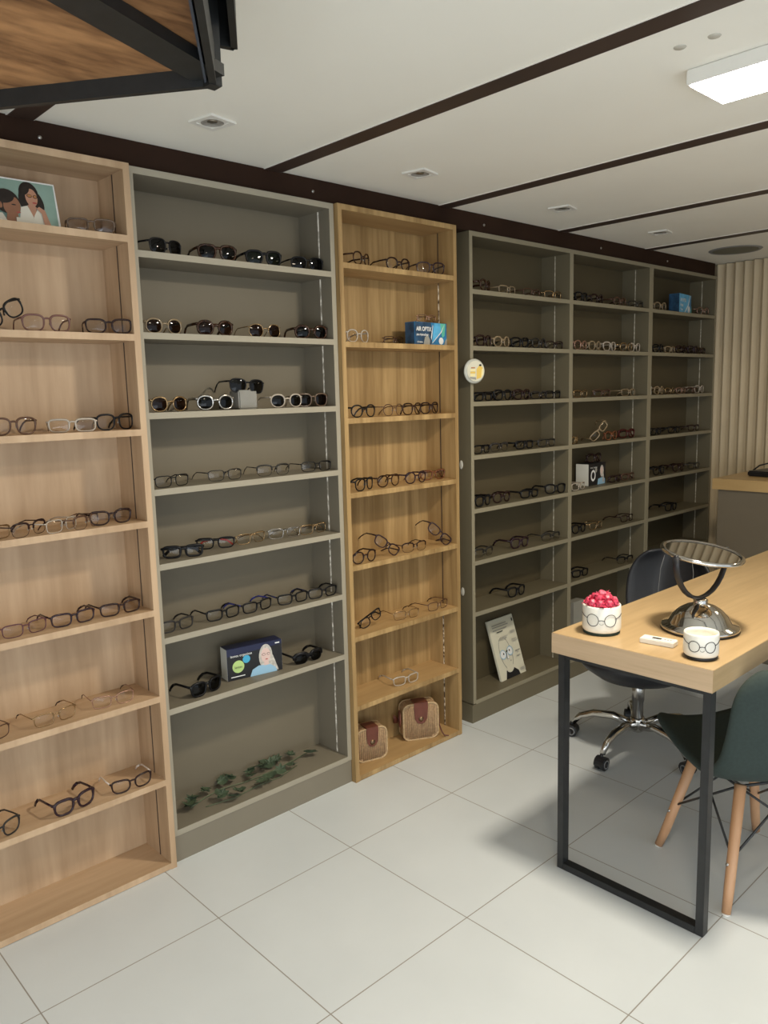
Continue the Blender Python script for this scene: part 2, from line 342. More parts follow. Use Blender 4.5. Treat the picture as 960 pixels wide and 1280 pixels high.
GLASSES = [
(0.43, 0.024, 1.937, -21, 0, 'rect', 'mid', 'smoke', 'grey_lens', '', 'open', 1, 'smoky translucent rectangular glasses, alone on top shelf of the left wooden bookcase', 'eyeglasses on the top shelf, left wooden bookcase', 0),
(0.19, 0.03, 1.664, 8, 28, 'way', 'mid', 'black', 'clear', '', 'open', 1, 'tilted black glasses, leftmost on second shelf of the left wooden bookcase', 'eyeglasses on the second shelf, left wooden bookcase', 0),
(0.291, 0.034, 1.664, -6, 0, 'way', 'mid', 'rosebrown', 'clear', '', 'open', 1, 'rosy brown glasses, second from left on second shelf of the left wooden bookcase', 'eyeglasses on the second shelf, left wooden bookcase', 0),
(0.46, 0.025, 1.664, -18, 0, 'cat', 'mid', 'darkbrown', 'clear', '', 'open', 1, 'dark brown cat-eye glasses, rightmost on second shelf of the left wooden bookcase', 'eyeglasses on the second shelf, left wooden bookcase', 0),
(0.179, 0.032, 1.392, 2, 0, 'way', 'mid', 'bronze', 'clear', '', 'open', 1, 'bronze brown glasses, leftmost on third shelf of the left wooden bookcase', 'eyeglasses on the third shelf, left wooden bookcase', 0),
(0.333, 0.025, 1.392, -19, 0, 'rect', 'mid', 'clearf', 'clear', '', 'open', 1, 'transparent rectangular glasses, second from left on third shelf of the left wooden bookcase', 'eyeglasses on the third shelf, left wooden bookcase', 0),
(0.464, 0.029, 1.392, 12, 0, 'way', 'mid', 'black', 'clear', '', 'open', 1, 'glossy black glasses, rightmost on third shelf of the left wooden bookcase', 'eyeglasses on the third shelf, left wooden bookcase', 0),
(0.097, 0.024, 1.12, 21, 0, 'rect', 'thin', 'gold', 'clear', '', 'open', 1, 'thin gold glasses, leftmost on fourth shelf of the left wooden bookcase', 'eyeglasses on the fourth shelf, left wooden bookcase', 0),
(0.197, 0.023, 1.12, 28, 0, 'half', 'thin', 'darkbrown', 'clear', 'tip', 'open', 1, 'dark half-rim glasses, second from left on fourth shelf of the left wooden bookcase', 'eyeglasses on the fourth shelf, left wooden bookcase', 0),
(0.286, 0.023, 1.12, 30, 0, 'rect', 'thin', 'clearf', 'clear', '', 'open', 1, 'colourless rimless glasses, third from left on fourth shelf of the left wooden bookcase', 'eyeglasses on the fourth shelf, left wooden bookcase', 0),
(0.356, 0.024, 1.12, 35, 0, 'half', 'thin', 'bronze', 'clear', '', 'open', 1, 'bronze half-rim glasses, fourth from left on fourth shelf of the left wooden bookcase', 'eyeglasses on the fourth shelf, left wooden bookcase', 0),
(0.428, 0.03, 1.12, 0, 0, 'cat', 'mid', 'darkbrown', 'clear', '', 'open', 1, 'dark brown cat-eye glasses, rightmost on fourth shelf of the left wooden bookcase', 'eyeglasses on the fourth shelf, left wooden bookcase', 0),
(0.162, 0.032, 0.847, 7, 0, 'rect', 'thin', 'plum', 'clear', '', 'open', 1, 'thin plum rectangular glasses, leftmost on fifth shelf of the left wooden bookcase', 'eyeglasses on the fifth shelf, left wooden bookcase', 0),
(0.295, 0.032, 0.847, 1, 0, 'rect', 'mid', 'darkplum', 'clear', '', 'open', 1, 'dark plum rectangular glasses, second from left on fifth shelf of the left wooden bookcase', 'eyeglasses on the fifth shelf, left wooden bookcase', 0),
(0.437, 0.032, 0.847, 1, 0, 'rect', 'mid', 'darkbrown', 'clear', '', 'open', 1, 'dark brown rectangular glasses, rightmost on fifth shelf of the left wooden bookcase', 'eyeglasses on the fifth shelf, left wooden bookcase', 0),
(0.041, 0.028, 0.575, 13, 0, 'rect', 'thin', 'bronze', 'clear', '', 'open', 1, 'thin bronze glasses, leftmost on sixth shelf of the left wooden bookcase', 'eyeglasses on the sixth shelf, left wooden bookcase', 0),
(0.222, 0.032, 0.575, 7, 0, 'rect', 'thin', 'gold', 'clear', 'tip', 'open', 1, 'thin gold rectangular glasses, second from left on sixth shelf of the left wooden bookcase', 'eyeglasses on the sixth shelf, left wooden bookcase', 0),
(0.392, 0.032, 0.575, -6, 0, 'rect', 'thin', 'rosegold', 'clear', 'tip', 'open', 1, 'rose gold rimless glasses, rightmost on sixth shelf of the left wooden bookcase', 'eyeglasses on the sixth shelf, left wooden bookcase', 0),
(0.041, 0.012, 0.302, 16, 0, 'way', 'mid', 'grey', 'clear', '', 'open', 1, 'dark grey glasses, leftmost on seventh shelf of the left wooden bookcase', 'eyeglasses on the seventh shelf, left wooden bookcase', 0),
(0.249, 0.017, 0.302, 9, 0, 'way', 'thick', 'darkplum', 'clear', '', 'open', 1, 'thick dark plum glasses, second from left on seventh shelf of the left wooden bookcase', 'eyeglasses on the seventh shelf, left wooden bookcase', 0),
(0.422, 0.014, 0.302, -3, 0, 'cat', 'mid', 'darkbrown', 'clear', 'white', 'open', 1, 'dark cat-eye white-armed glasses, rightmost on seventh shelf of the left wooden bookcase', 'eyeglasses on the seventh shelf, left wooden bookcase', 0),
(0.675, 0.055, 1.904, 15, 0, 'way', 'mid', 'black', 'dark', '', 'open', 1, 'black navy sunglasses, leftmost on top shelf of the smaller grey bookcase', 'sunglasses on the top shelf, smaller grey bookcase', 1),
(0.847, 0.05, 1.904, -11, 0, 'way', 'thick', 'tortoise', 'dark', '', 'open', 1, 'large tortoiseshell sunglasses, second from left on top shelf of the smaller grey bookcase', 'sunglasses on the top shelf, smaller grey bookcase', 1),
(1.023, 0.05, 1.904, -11, 0, 'way', 'thick', 'black', 'green', '', 'open', 1, 'black green-lensed sunglasses, third from left on top shelf of the smaller grey bookcase', 'sunglasses on the top shelf, smaller grey bookcase', 1),
(1.212, 0.059, 1.904, -9, 0, 'way', 'mid', 'black', 'dark', '', 'open', 1, 'slim black sunglasses, rightmost on top shelf of the smaller grey bookcase', 'sunglasses on the top shelf, smaller grey bookcase', 1),
(0.654, 0.062, 1.672, 1, 0, 'round', 'mid', 'champagne', 'brown', '', 'open', 1, 'champagne brown-lensed sunglasses, leftmost on second shelf of the smaller grey bookcase', 'sunglasses on the second shelf, smaller grey bookcase', 1),
(0.831, 0.061, 1.672, -7, 0, 'round', 'thick', 'tortoise', 'brown', '', 'open', 1, 'tortoiseshell brown-lensed sunglasses, second from left on second shelf of the smaller grey bookcase', 'sunglasses on the second shelf, smaller grey bookcase', 1),
(1.023, 0.062, 1.672, -5, 0, 'round', 'thin', 'gold', 'brown', '', 'open', 1, 'thin gold round sunglasses, third from left on second shelf of the smaller grey bookcase', 'sunglasses on the second shelf, smaller grey bookcase', 1),
(1.213, 0.055, 1.672, -15, 0, 'round', 'thick', 'tortoise', 'dark', '', 'open', 1, 'very dark tortoiseshell sunglasses, rightmost on second shelf of the smaller grey bookcase', 'sunglasses on the second shelf, smaller grey bookcase', 1),
(0.655, 0.062, 1.438, 1, 0, 'round', 'mid', 'gold', 'brown', '', 'open', 1, 'golden brown-lensed sunglasses, leftmost on third shelf of the smaller grey bookcase', 'sunglasses on the third shelf, smaller grey bookcase', 1),
(0.814, 0.057, 1.438, -11, 0, 'round', 'thick', 'silver', 'dark', '', 'open', 1, 'thick silver round sunglasses, second from left on third shelf of the smaller grey bookcase', 'sunglasses on the third shelf, smaller grey bookcase', 1),
(0.94, 0.063, 1.487, -5, -4, 'way', 'mid', 'black', 'dark', '', 'open', 1, 'black matte sunglasses balanced on the white crystal block, third shelf of the smaller grey bookcase', 'sunglasses on the third shelf, smaller grey bookcase', 1),
(1.098, 0.06, 1.438, -8, 0, 'round', 'mid', 'clearf', 'dark', '', 'open', 1, 'clear framed black-lensed sunglasses, third from left on third shelf of the smaller grey bookcase', 'sunglasses on the third shelf, smaller grey bookcase', 1),
(1.212, 0.06, 1.438, -8, 0, 'way', 'mid', 'smoke', 'brown', '', 'open', 1, 'smoky translucent sunglasses, rightmost on third shelf of the smaller grey bookcase', 'sunglasses on the third shelf, smaller grey bookcase', 1),
(0.643, 0.05, 1.208, 8, 0, 'rect', 'thin', 'black', 'clear', '', 'open', 1, 'black rectangular glasses, leftmost on fourth shelf of the smaller grey bookcase', 'eyeglasses on the fourth shelf, smaller grey bookcase', 0),
(0.842, 0.066, 1.208, -2, 0, 'rect', 'thin', 'gunmetal', 'clear', '', 'open', 1, 'thin gunmetal glasses, second from left on fourth shelf of the smaller grey bookcase', 'eyeglasses on the fourth shelf, smaller grey bookcase', 0),
(1.029, 0.059, 1.208, -9, 0, 'half', 'thin', 'gunmetal', 'clear', '', 'open', 1, 'gunmetal half-rim glasses, third from left on fourth shelf of the smaller grey bookcase', 'eyeglasses on the fourth shelf, smaller grey bookcase', 0),
(1.211, 0.05, 1.208, -6, 0, 'rect', 'thin', 'black', 'clear', '', 'open', 1, 'slim black rectangular glasses, rightmost on fourth shelf of the smaller grey bookcase', 'eyeglasses on the fourth shelf, smaller grey bookcase', 0),
(0.666, 0.06, 0.978, -22, 0, 'rect', 'thick', 'black', 'clear', '', 'folded', 1, 'glossy black glasses, leftmost on fifth shelf of the smaller grey bookcase', 'eyeglasses on the fifth shelf, smaller grey bookcase', 0),
(0.815, 0.11, 0.978, -26, 0, 'rect', 'mid', 'black', 'clear', 'redtip', 'folded', 1, 'black red-tipped glasses, second from left on fifth shelf of the smaller grey bookcase', 'eyeglasses on the fifth shelf, smaller grey bookcase', 0),
(0.953, 0.1, 0.978, 5, 0, 'rect', 'thin', 'gold', 'clear', '', 'folded', 1, 'thin gold glasses, third from left on fifth shelf of the smaller grey bookcase', 'eyeglasses on the fifth shelf, smaller grey bookcase', 0),
(1.087, 0.09, 0.978, -11, 0, 'rect', 'thin', 'silver', 'clear', '', 'folded', 1, 'thin silver glasses, fourth from left on fifth shelf of the smaller grey bookcase', 'eyeglasses on the fifth shelf, smaller grey bookcase', 0),
(1.211, 0.08, 0.978, 3, 0, 'rect', 'thin', 'gold', 'clear', '', 'folded', 1, 'slender gold glasses, rightmost on fifth shelf of the smaller grey bookcase', 'eyeglasses on the fifth shelf, smaller grey bookcase', 0),
(0.632, 0.065, 0.745, 3, 0, 'rect', 'mid', 'grey', 'clear', '', 'open', 1, 'dark grey glasses, leftmost on sixth shelf of the smaller grey bookcase', 'eyeglasses on the sixth shelf, smaller grey bookcase', 0),
(0.806, 0.067, 0.745, -1, 0, 'rect', 'mid', 'black', 'clear', '', 'open', 1, 'black rectangular glasses, second from left on sixth shelf of the smaller grey bookcase', 'eyeglasses on the sixth shelf, smaller grey bookcase', 0),
(0.941, 0.063, 0.745, 5, 0, 'rect', 'mid', 'black', 'clear', 'blue', 'open', 1, 'black blue-armed glasses, third from left on sixth shelf of the smaller grey bookcase', 'eyeglasses on the sixth shelf, smaller grey bookcase', 0),
(1.086, 0.055, 0.745, -5, 0, 'rect', 'mid', 'black', 'clear', 'navy', 'open', 1, 'black navy-armed glasses, fourth from left on sixth shelf of the smaller grey bookcase', 'eyeglasses on the sixth shelf, smaller grey bookcase', 0),
(1.211, 0.04, 0.745, -4, 0, 'rect', 'mid', 'black', 'clear', '', 'open', 1, 'plain black glasses, rightmost on sixth shelf of the smaller grey bookcase', 'eyeglasses on the sixth shelf, smaller grey bookcase', 0),
(0.718, 0.05, 0.514, 10, 0, 'way', 'thick', 'black', 'dark', '', 'open', 1, 'matte black sunglasses, leftmost on seventh shelf of the smaller grey bookcase', 'sunglasses on the seventh shelf, smaller grey bookcase', 1),
(1.14, 0.05, 0.514, -1, 0, 'half', 'thick', 'black', 'dark', '', 'open', 1, 'black browline sunglasses, rightmost on seventh shelf of the smaller grey bookcase', 'sunglasses on the seventh shelf, smaller grey bookcase', 1),
(1.438, 0.025, 1.937, 20, 0, 'round', 'mid', 'tortoise', 'clear', '', 'open', 1, 'dark tortoiseshell round glasses, leftmost on top shelf of the narrow wooden bookcase', 'eyeglasses on the top shelf, narrow wooden bookcase', 0),
(1.627, 0.03, 1.937, -1, 0, 'round', 'mid', 'darkbrown', 'clear', '', 'open', 1, 'dark brown round glasses, second from left on top shelf of the narrow wooden bookcase', 'eyeglasses on the top shelf, narrow wooden bookcase', 0),
(1.8, 0.026, 1.937, -17, 0, 'way', 'mid', 'darkplum', 'clear', '', 'open', 1, 'dark plum glasses, rightmost on top shelf of the narrow wooden bookcase', 'eyeglasses on the top shelf, narrow wooden bookcase', 0),
(1.413, 0.03, 1.664, 8, 0, 'round', 'mid', 'clearf', 'clear', '', 'open', 1, 'clear and gold glasses, leftmost on second shelf of the narrow wooden bookcase', 'eyeglasses on the second shelf, narrow wooden bookcase', 0),
(1.674, 0.11, 1.664, 8, 0, 'rect', 'thin', 'bronze', 'clear', '', 'folded', 1, 'thin bronze glasses, rightmost on second shelf of the narrow wooden bookcase', 'eyeglasses on the second shelf, narrow wooden bookcase', 0),
(1.82, 0.07, 1.7565, -1, 0, 'rect', 'thin', 'rosegold', 'clear', '', 'folded', 0.85, 'small rose gold glasses on top of the blue lens box', 'eyeglasses on the second shelf, narrow wooden bookcase', 0),
(1.428, 0.03, 1.392, 1, 0, 'round', 'mid', 'black', 'clear', '', 'open', 1, 'black round glasses, leftmost on third shelf of the narrow wooden bookcase', 'eyeglasses on the third shelf, narrow wooden bookcase', 0),
(1.584, 0.031, 1.392, 9, 0, 'round', 'thin', 'bronze', 'clear', '', 'open', 1, 'pale bronze round glasses, second from left on third shelf of the narrow wooden bookcase', 'eyeglasses on the third shelf, narrow wooden bookcase', 0),
(1.688, 0.03, 1.392, 10, 0, 'way', 'mid', 'tortoise', 'clear', '', 'folded', 1, 'folded tortoiseshell glasses, third from left on third shelf of the narrow wooden bookcase', 'eyeglasses on the third shelf, narrow wooden bookcase', 0),
(1.819, 0.06, 1.392, 9, 0, 'way', 'mid', 'darkbrown', 'clear', '', 'folded', 1, 'folded dark brown glasses, rightmost on third shelf of the narrow wooden bookcase', 'eyeglasses on the third shelf, narrow wooden bookcase', 0),
(1.421, 0.026, 1.12, 17, 0, 'way', 'mid', 'black', 'clear', '', 'open', 1, 'black square glasses, leftmost on fourth shelf of the narrow wooden bookcase', 'eyeglasses on the fourth shelf, narrow wooden bookcase', 0),
(1.553, 0.035, 1.12, 2, 0, 'round', 'mid', 'tortoise', 'clear', '', 'open', 1, 'tortoiseshell round glasses, second from left on fourth shelf of the narrow wooden bookcase', 'eyeglasses on the fourth shelf, narrow wooden bookcase', 0),
(1.699, 0.03, 1.12, 2, 0, 'round', 'mid', 'darkplum', 'clear', '', 'open', 1, 'dark plum round glasses, third from left on fourth shelf of the narrow wooden bookcase', 'eyeglasses on the fourth shelf, narrow wooden bookcase', 0),
(1.83, 0.06, 1.12, -10, 0, 'cat', 'mid', 'amber', 'clear', '', 'folded', 1, 'folded amber glasses, rightmost on fourth shelf of the narrow wooden bookcase', 'eyeglasses on the fourth shelf, narrow wooden bookcase', 0),
(1.396, 0.012, 0.847, 2, 0, 'round', 'mid', 'darkbrown', 'clear', '', 'open', 1, 'dark brown round glasses, leftmost on fifth shelf of the narrow wooden bookcase', 'eyeglasses on the fifth shelf, narrow wooden bookcase', 0),
(1.514, 0.029, 0.847, -11, -34, 'cat', 'mid', 'darkplum', 'clear', '', 'open', 1, 'dark plum tilted glasses, second from left on fifth shelf of the narrow wooden bookcase', 'eyeglasses on the fifth shelf, narrow wooden bookcase', 0),
(1.672, 0.02, 0.847, -6, 0, 'half', 'thin', 'darkbrown', 'clear', '', 'open', 1, 'brown half-rim glasses, third from left on fifth shelf of the narrow wooden bookcase', 'eyeglasses on the fifth shelf, narrow wooden bookcase', 0),
(1.804, 0.024, 0.847, -21, -42, 'cat', 'mid', 'darkplum', 'clear', '', 'open', 1, 'plum cat-eye tilted glasses, rightmost on fifth shelf of the narrow wooden bookcase', 'eyeglasses on the fifth shelf, narrow wooden bookcase', 0),
(1.458, 0.05, 0.575, -11, 25, 'way', 'mid', 'black', 'clear', '', 'folded', 0.85, 'small black tilted glasses, leftmost on sixth shelf of the narrow wooden bookcase', 'eyeglasses on the sixth shelf, narrow wooden bookcase', 0),
(1.629, 0.03, 0.575, -10, 0, 'rect', 'thin', 'gold', 'clear', 'tip', 'open', 1, 'thin gold glasses, second from left on sixth shelf of the narrow wooden bookcase', 'eyeglasses on the sixth shelf, narrow wooden bookcase', 0),
(1.818, 0.03, 0.575, 2, 0, 'rect', 'thin', 'bronze', 'clear', 'tip', 'open', 1, 'thin bronze glasses, rightmost on sixth shelf of the narrow wooden bookcase', 'eyeglasses on the sixth shelf, narrow wooden bookcase', 0),
(1.619, 0.031, 0.302, -9, 0, 'rect', 'mid', 'clearf', 'clear', '', 'open', 1, 'transparent glasses, alone on seventh shelf of the narrow wooden bookcase', 'eyeglasses on the seventh shelf, narrow wooden bookcase', 0),
(2.175, 0.056, 1.9, 20, 0, 'round', 'thick', 'tortoise', 'clear', '', 'open', 1, 'dark tortoiseshell round glasses, leftmost on top shelf, left bay of wide grey unit', 'eyeglasses on the top shelf, left bay of wide grey unit', 0),
(2.341, 0.068, 1.9, 3, 0, 'rect', 'mid', 'champagne', 'clear', '', 'open', 1, 'pale champagne glasses, second from left on top shelf, left bay of wide grey unit', 'eyeglasses on the top shelf, left bay of wide grey unit', 0),
(2.524, 0.07, 1.9, 0, 0, 'rect', 'mid', 'bronze', 'clear', '', 'open', 1, 'bronze rectangular glasses, third from left on top shelf, left bay of wide grey unit', 'eyeglasses on the top shelf, left bay of wide grey unit', 0),
(2.689, 0.068, 1.9, -3, 0, 'rect', 'mid', 'gold', 'clear', '', 'open', 1, 'thin gold glasses, rightmost on top shelf, left bay of wide grey unit', 'eyeglasses on the top shelf, left bay of wide grey unit', 0),
(2.169, 0.061, 1.668, 10, 0, 'way', 'thick', 'darkbrown', 'clear', '', 'open', 1, 'dark brown glasses, leftmost on second shelf, left bay of wide grey unit', 'eyeglasses on the second shelf, left bay of wide grey unit', 0),
(2.297, 0.066, 1.668, 5, 0, 'round', 'thick', 'champagne', 'clear', '', 'open', 1, 'champagne round glasses, second from left on second shelf, left bay of wide grey unit', 'eyeglasses on the second shelf, left bay of wide grey unit', 0),
(2.437, 0.07, 1.668, -1, 0, 'way', 'thick', 'black', 'clear', '', 'open', 1, 'black square glasses, third from left on second shelf, left bay of wide grey unit', 'eyeglasses on the second shelf, left bay of wide grey unit', 0),
(2.575, 0.065, 1.668, 6, 0, 'round', 'thick', 'gunmetal', 'clear', '', 'open', 1, 'gunmetal round glasses, fourth from left on second shelf, left bay of wide grey unit', 'eyeglasses on the second shelf, left bay of wide grey unit', 0),
(2.697, 0.065, 1.668, -6, 0, 'rect', 'mid', 'darkbrown', 'clear', '', 'open', 1, 'brown rectangular glasses, rightmost on second shelf, left bay of wide grey unit', 'eyeglasses on the second shelf, left bay of wide grey unit', 0),
(2.17, 0.07, 1.434, 1, 0, 'rect', 'thick', 'black', 'clear', '', 'open', 1, 'black rectangular glasses, leftmost on third shelf, left bay of wide grey unit', 'eyeglasses on the third shelf, left bay of wide grey unit', 0),
(2.307, 0.07, 1.434, 0, 0, 'way', 'thick', 'black', 'clear', '', 'open', 1, 'thick black square glasses, second from left on third shelf, left bay of wide grey unit', 'eyeglasses on the third shelf, left bay of wide grey unit', 0),
(2.449, 0.069, 1.434, 2, 0, 'way', 'thick', 'darkbrown', 'clear', '', 'open', 1, 'dark brown square glasses, third from left on third shelf, left bay of wide grey unit', 'eyeglasses on the third shelf, left bay of wide grey unit', 0),
(2.586, 0.07, 1.434, 0, 0, 'rect', 'mid', 'grey', 'clear', '', 'open', 1, 'dark grey glasses, fourth from left on third shelf, left bay of wide grey unit', 'eyeglasses on the third shelf, left bay of wide grey unit', 0),
(2.697, 0.07, 1.434, 0, 0, 'rect', 'mid', 'black', 'clear', '', 'open', 1, 'slim black glasses, rightmost on third shelf, left bay of wide grey unit', 'eyeglasses on the third shelf, left bay of wide grey unit', 0),
(2.153, 0.065, 1.206, 6, 0, 'rect', 'mid', 'black', 'clear', '', 'open', 1, 'black rectangular glasses, leftmost on fourth shelf, left bay of wide grey unit', 'eyeglasses on the fourth shelf, left bay of wide grey unit', 0),
(2.282, 0.07, 1.206, 0, 0, 'half', 'mid', 'grey', 'clear', '', 'open', 1, 'grey half-rim glasses, second from left on fourth shelf, left bay of wide grey unit', 'eyeglasses on the fourth shelf, left bay of wide grey unit', 0),
(2.467, 0.068, 1.206, -3, 0, 'rect', 'thick', 'black', 'clear', '', 'open', 1, 'slim black glasses, third from left on fourth shelf, left bay of wide grey unit', 'eyeglasses on the fourth shelf, left bay of wide grey unit', 0),
(2.639, 0.066, 1.206, -5, 0, 'rect', 'mid', 'gunmetal', 'clear', '', 'open', 1, 'gunmetal rectangular glasses, rightmost on fourth shelf, left bay of wide grey unit', 'eyeglasses on the fourth shelf, left bay of wide grey unit', 0),
(2.156, 0.062, 0.972, 9, 0, 'way', 'thick', 'black', 'clear', '', 'open', 1, 'thick black square glasses, leftmost on fifth shelf, left bay of wide grey unit', 'eyeglasses on the fifth shelf, left bay of wide grey unit', 0),
(2.298, 0.07, 0.972, 0, 0, 'round', 'thick', 'darkbrown', 'clear', '', 'open', 1, 'dark brown round glasses, second from left on fifth shelf, left bay of wide grey unit', 'eyeglasses on the fifth shelf, left bay of wide grey unit', 0),
(2.505, 0.067, 0.972, -4, 0, 'rect', 'thick', 'black', 'clear', '', 'open', 1, 'black rectangular glasses, third from left on fifth shelf, left bay of wide grey unit', 'eyeglasses on the fifth shelf, left bay of wide grey unit', 0),
(2.7, 0.057, 0.972, -16, 0, 'way', 'thick', 'black', 'clear', '', 'open', 1, 'wide black square glasses, rightmost on fifth shelf, left bay of wide grey unit', 'eyeglasses on the fifth shelf, left bay of wide grey unit', 0),
(2.165, 0.069, 0.741, -2, 0, 'half', 'mid', 'gunmetal', 'clear', '', 'open', 1, 'gunmetal half-rim glasses, leftmost on sixth shelf, left bay of wide grey unit', 'eyeglasses on the sixth shelf, left bay of wide grey unit', 0),
(2.43, 0.068, 0.741, -3, 0, 'way', 'thick', 'darkplum', 'clear', '', 'open', 1, 'dark plum glasses, second from left on sixth shelf, left bay of wide grey unit', 'eyeglasses on the sixth shelf, left bay of wide grey unit', 0),
(2.673, 0.062, 0.741, -9, 0, 'half', 'mid', 'gunmetal', 'clear', '', 'open', 1, 'dark half-rim glasses, rightmost on sixth shelf, left bay of wide grey unit', 'eyeglasses on the sixth shelf, left bay of wide grey unit', 0),
(2.408, 0.07, 0.51, -1, 0, 'way', 'thick', 'black', 'clear', '', 'open', 1, 'black wide-armed glasses, alone on seventh shelf, left bay of wide grey unit', 'eyeglasses on the seventh shelf, left bay of wide grey unit', 0),
(2.927, 0.065, 1.9, 6, 0, 'way', 'thick', 'black', 'clear', '', 'open', 1, 'black glasses, leftmost on top shelf, middle bay of wide grey unit', 'eyeglasses on the top shelf, middle bay of wide grey unit', 0),
(3.072, 0.067, 1.9, 4, 0, 'round', 'thick', 'darkbrown', 'clear', '', 'open', 1, 'dark brown round glasses, second from left on top shelf, middle bay of wide grey unit', 'eyeglasses on the top shelf, middle bay of wide grey unit', 0),
(3.296, 0.07, 1.9, 1, 0, 'round', 'thick', 'bronze', 'clear', '', 'open', 1, 'bronze round glasses, third from left on top shelf, middle bay of wide grey unit', 'eyeglasses on the top shelf, middle bay of wide grey unit', 0),
(3.451, 0.064, 1.9, -7, 0, 'rect', 'mid', 'gunmetal', 'clear', '', 'open', 1, 'gunmetal glasses, rightmost on top shelf, middle bay of wide grey unit', 'eyeglasses on the top shelf, middle bay of wide grey unit', 0),
(2.924, 0.066, 1.668, 5, 0, 'round', 'thick', 'rosegold', 'clear', '', 'open', 1, 'rose gold round glasses, leftmost on second shelf, middle bay of wide grey unit', 'eyeglasses on the second shelf, middle bay of wide grey unit', 0),
(3.055, 0.067, 1.668, 4, 0, 'round', 'thick', 'champagne', 'clear', '', 'open', 1, 'champagne round glasses, second from left on second shelf, middle bay of wide grey unit', 'eyeglasses on the second shelf, middle bay of wide grey unit', 0),
(3.2, 0.069, 1.668, 2, 0, 'way', 'thick', 'clearf', 'clear', '', 'open', 1, 'clear square glasses, third from left on second shelf, middle bay of wide grey unit', 'eyeglasses on the second shelf, middle bay of wide grey unit', 0),
(3.369, 0.071, 1.668, 0, 0, 'round', 'thick', 'gold', 'clear', '', 'open', 1, 'gold round glasses, fourth from left on second shelf, middle bay of wide grey unit', 'eyeglasses on the second shelf, middle bay of wide grey unit', 0),
(3.451, 0.07, 1.668, -1, 0, 'round', 'thick', 'clearf', 'clear', '', 'open', 1, 'clear round glasses, rightmost on second shelf, middle bay of wide grey unit', 'eyeglasses on the second shelf, middle bay of wide grey unit', 0),
(2.936, 0.07, 1.434, 1, 0, 'rect', 'mid', 'gold', 'clear', '', 'open', 1, 'thin gold glasses, leftmost on third shelf, middle bay of wide grey unit', 'eyeglasses on the third shelf, middle bay of wide grey unit', 0),
(3.141, 0.075, 1.434, -12, 0, 'rect', 'mid', 'bronze', 'clear', '', 'folded', 1, 'bronze rectangular glasses, second from left on third shelf, middle bay of wide grey unit', 'eyeglasses on the third shelf, middle bay of wide grey unit', 0),
(3.394, 0.067, 1.434, -4, 0, 'rect', 'mid', 'champagne', 'clear', '', 'open', 1, 'champagne glasses, rightmost on third shelf, middle bay of wide grey unit', 'eyeglasses on the third shelf, middle bay of wide grey unit', 0),
(2.854, 0.05, 1.206, 15, 0, 'round', 'thick', 'gold', 'clear', '', 'open', 0.8, 'small gold glasses, leftmost on fourth shelf, middle bay of wide grey unit', 'eyeglasses on the fourth shelf, middle bay of wide grey unit', 0),
(3.104, 0.054, 1.206, -26, 45, 'rect', 'thick', 'champagne', 'clear', '', 'open', 1, 'champagne upended glasses, second from left on fourth shelf, middle bay of wide grey unit', 'eyeglasses on the fourth shelf, middle bay of wide grey unit', 0),
(3.196, 0.05, 1.206, 2, 0, 'round', 'thick', 'amber', 'clear', '', 'folded', 1, 'folded amber glasses, third from left on fourth shelf, middle bay of wide grey unit', 'eyeglasses on the fourth shelf, middle bay of wide grey unit', 0),
(3.399, 0.075, 1.206, -11, 0, 'way', 'thick', 'red', 'clear', '', 'folded', 1, 'folded dark red glasses, rightmost on fourth shelf, middle bay of wide grey unit', 'eyeglasses on the fourth shelf, middle bay of wide grey unit', 0),
(2.887, 0.045, 0.972, 3, 0, 'rect', 'mid', 'clearf', 'clear', '', 'open', 1, 'colourless thin glasses, leftmost on fifth shelf, middle bay of wide grey unit', 'eyeglasses on the fifth shelf, middle bay of wide grey unit', 0),
(3.146, 0.118, 1.0885, -2, 0, 'way', 'thick', 'darkbrown', 'clear', '', 'folded', 1, 'dark brown glasses on top of the black lens box', 'eyeglasses on the fifth shelf, middle bay of wide grey unit', 0),
(3.29, 0.075, 0.972, 3, 0, 'rect', 'thick', 'darkbrown', 'clear', '', 'folded', 1, 'folded brown glasses, second from left on fifth shelf, middle bay of wide grey unit', 'eyeglasses on the fifth shelf, middle bay of wide grey unit', 0),
(3.42, 0.075, 0.972, -1, 0, 'rect', 'thick', 'bronze', 'clear', '', 'folded', 1, 'folded bronze glasses, rightmost on fifth shelf, middle bay of wide grey unit', 'eyeglasses on the fifth shelf, middle bay of wide grey unit', 0),
(2.934, 0.071, 0.741, 0, 0, 'round', 'thick', 'black', 'clear', '', 'open', 1, 'black round glasses, leftmost on sixth shelf, middle bay of wide grey unit', 'eyeglasses on the sixth shelf, middle bay of wide grey unit', 0),
(3.093, 0.069, 0.741, 2, 0, 'rect', 'mid', 'gold', 'clear', '', 'open', 1, 'thin gold glasses, second from left on sixth shelf, middle bay of wide grey unit', 'eyeglasses on the sixth shelf, middle bay of wide grey unit', 0),
(3.412, 0.07, 0.741, -1, 0, 'rect', 'mid', 'darkbrown', 'clear', '', 'open', 1, 'dark rectangular glasses, rightmost on sixth shelf, middle bay of wide grey unit', 'eyeglasses on the sixth shelf, middle bay of wide grey unit', 0),
(2.942, 0.065, 0.51, -6, 0, 'rect', 'thick', 'black', 'clear', '', 'open', 1, 'black rectangular glasses, leftmost on seventh shelf, middle bay of wide grey unit', 'eyeglasses on the seventh shelf, middle bay of wide grey unit', 0),
(3.381, 0.06, 0.51, -12, 0, 'half', 'mid', 'black', 'clear', '', 'open', 1, 'black half-rim glasses, rightmost on seventh shelf, middle bay of wide grey unit', 'eyeglasses on the seventh shelf, middle bay of wide grey unit', 0),
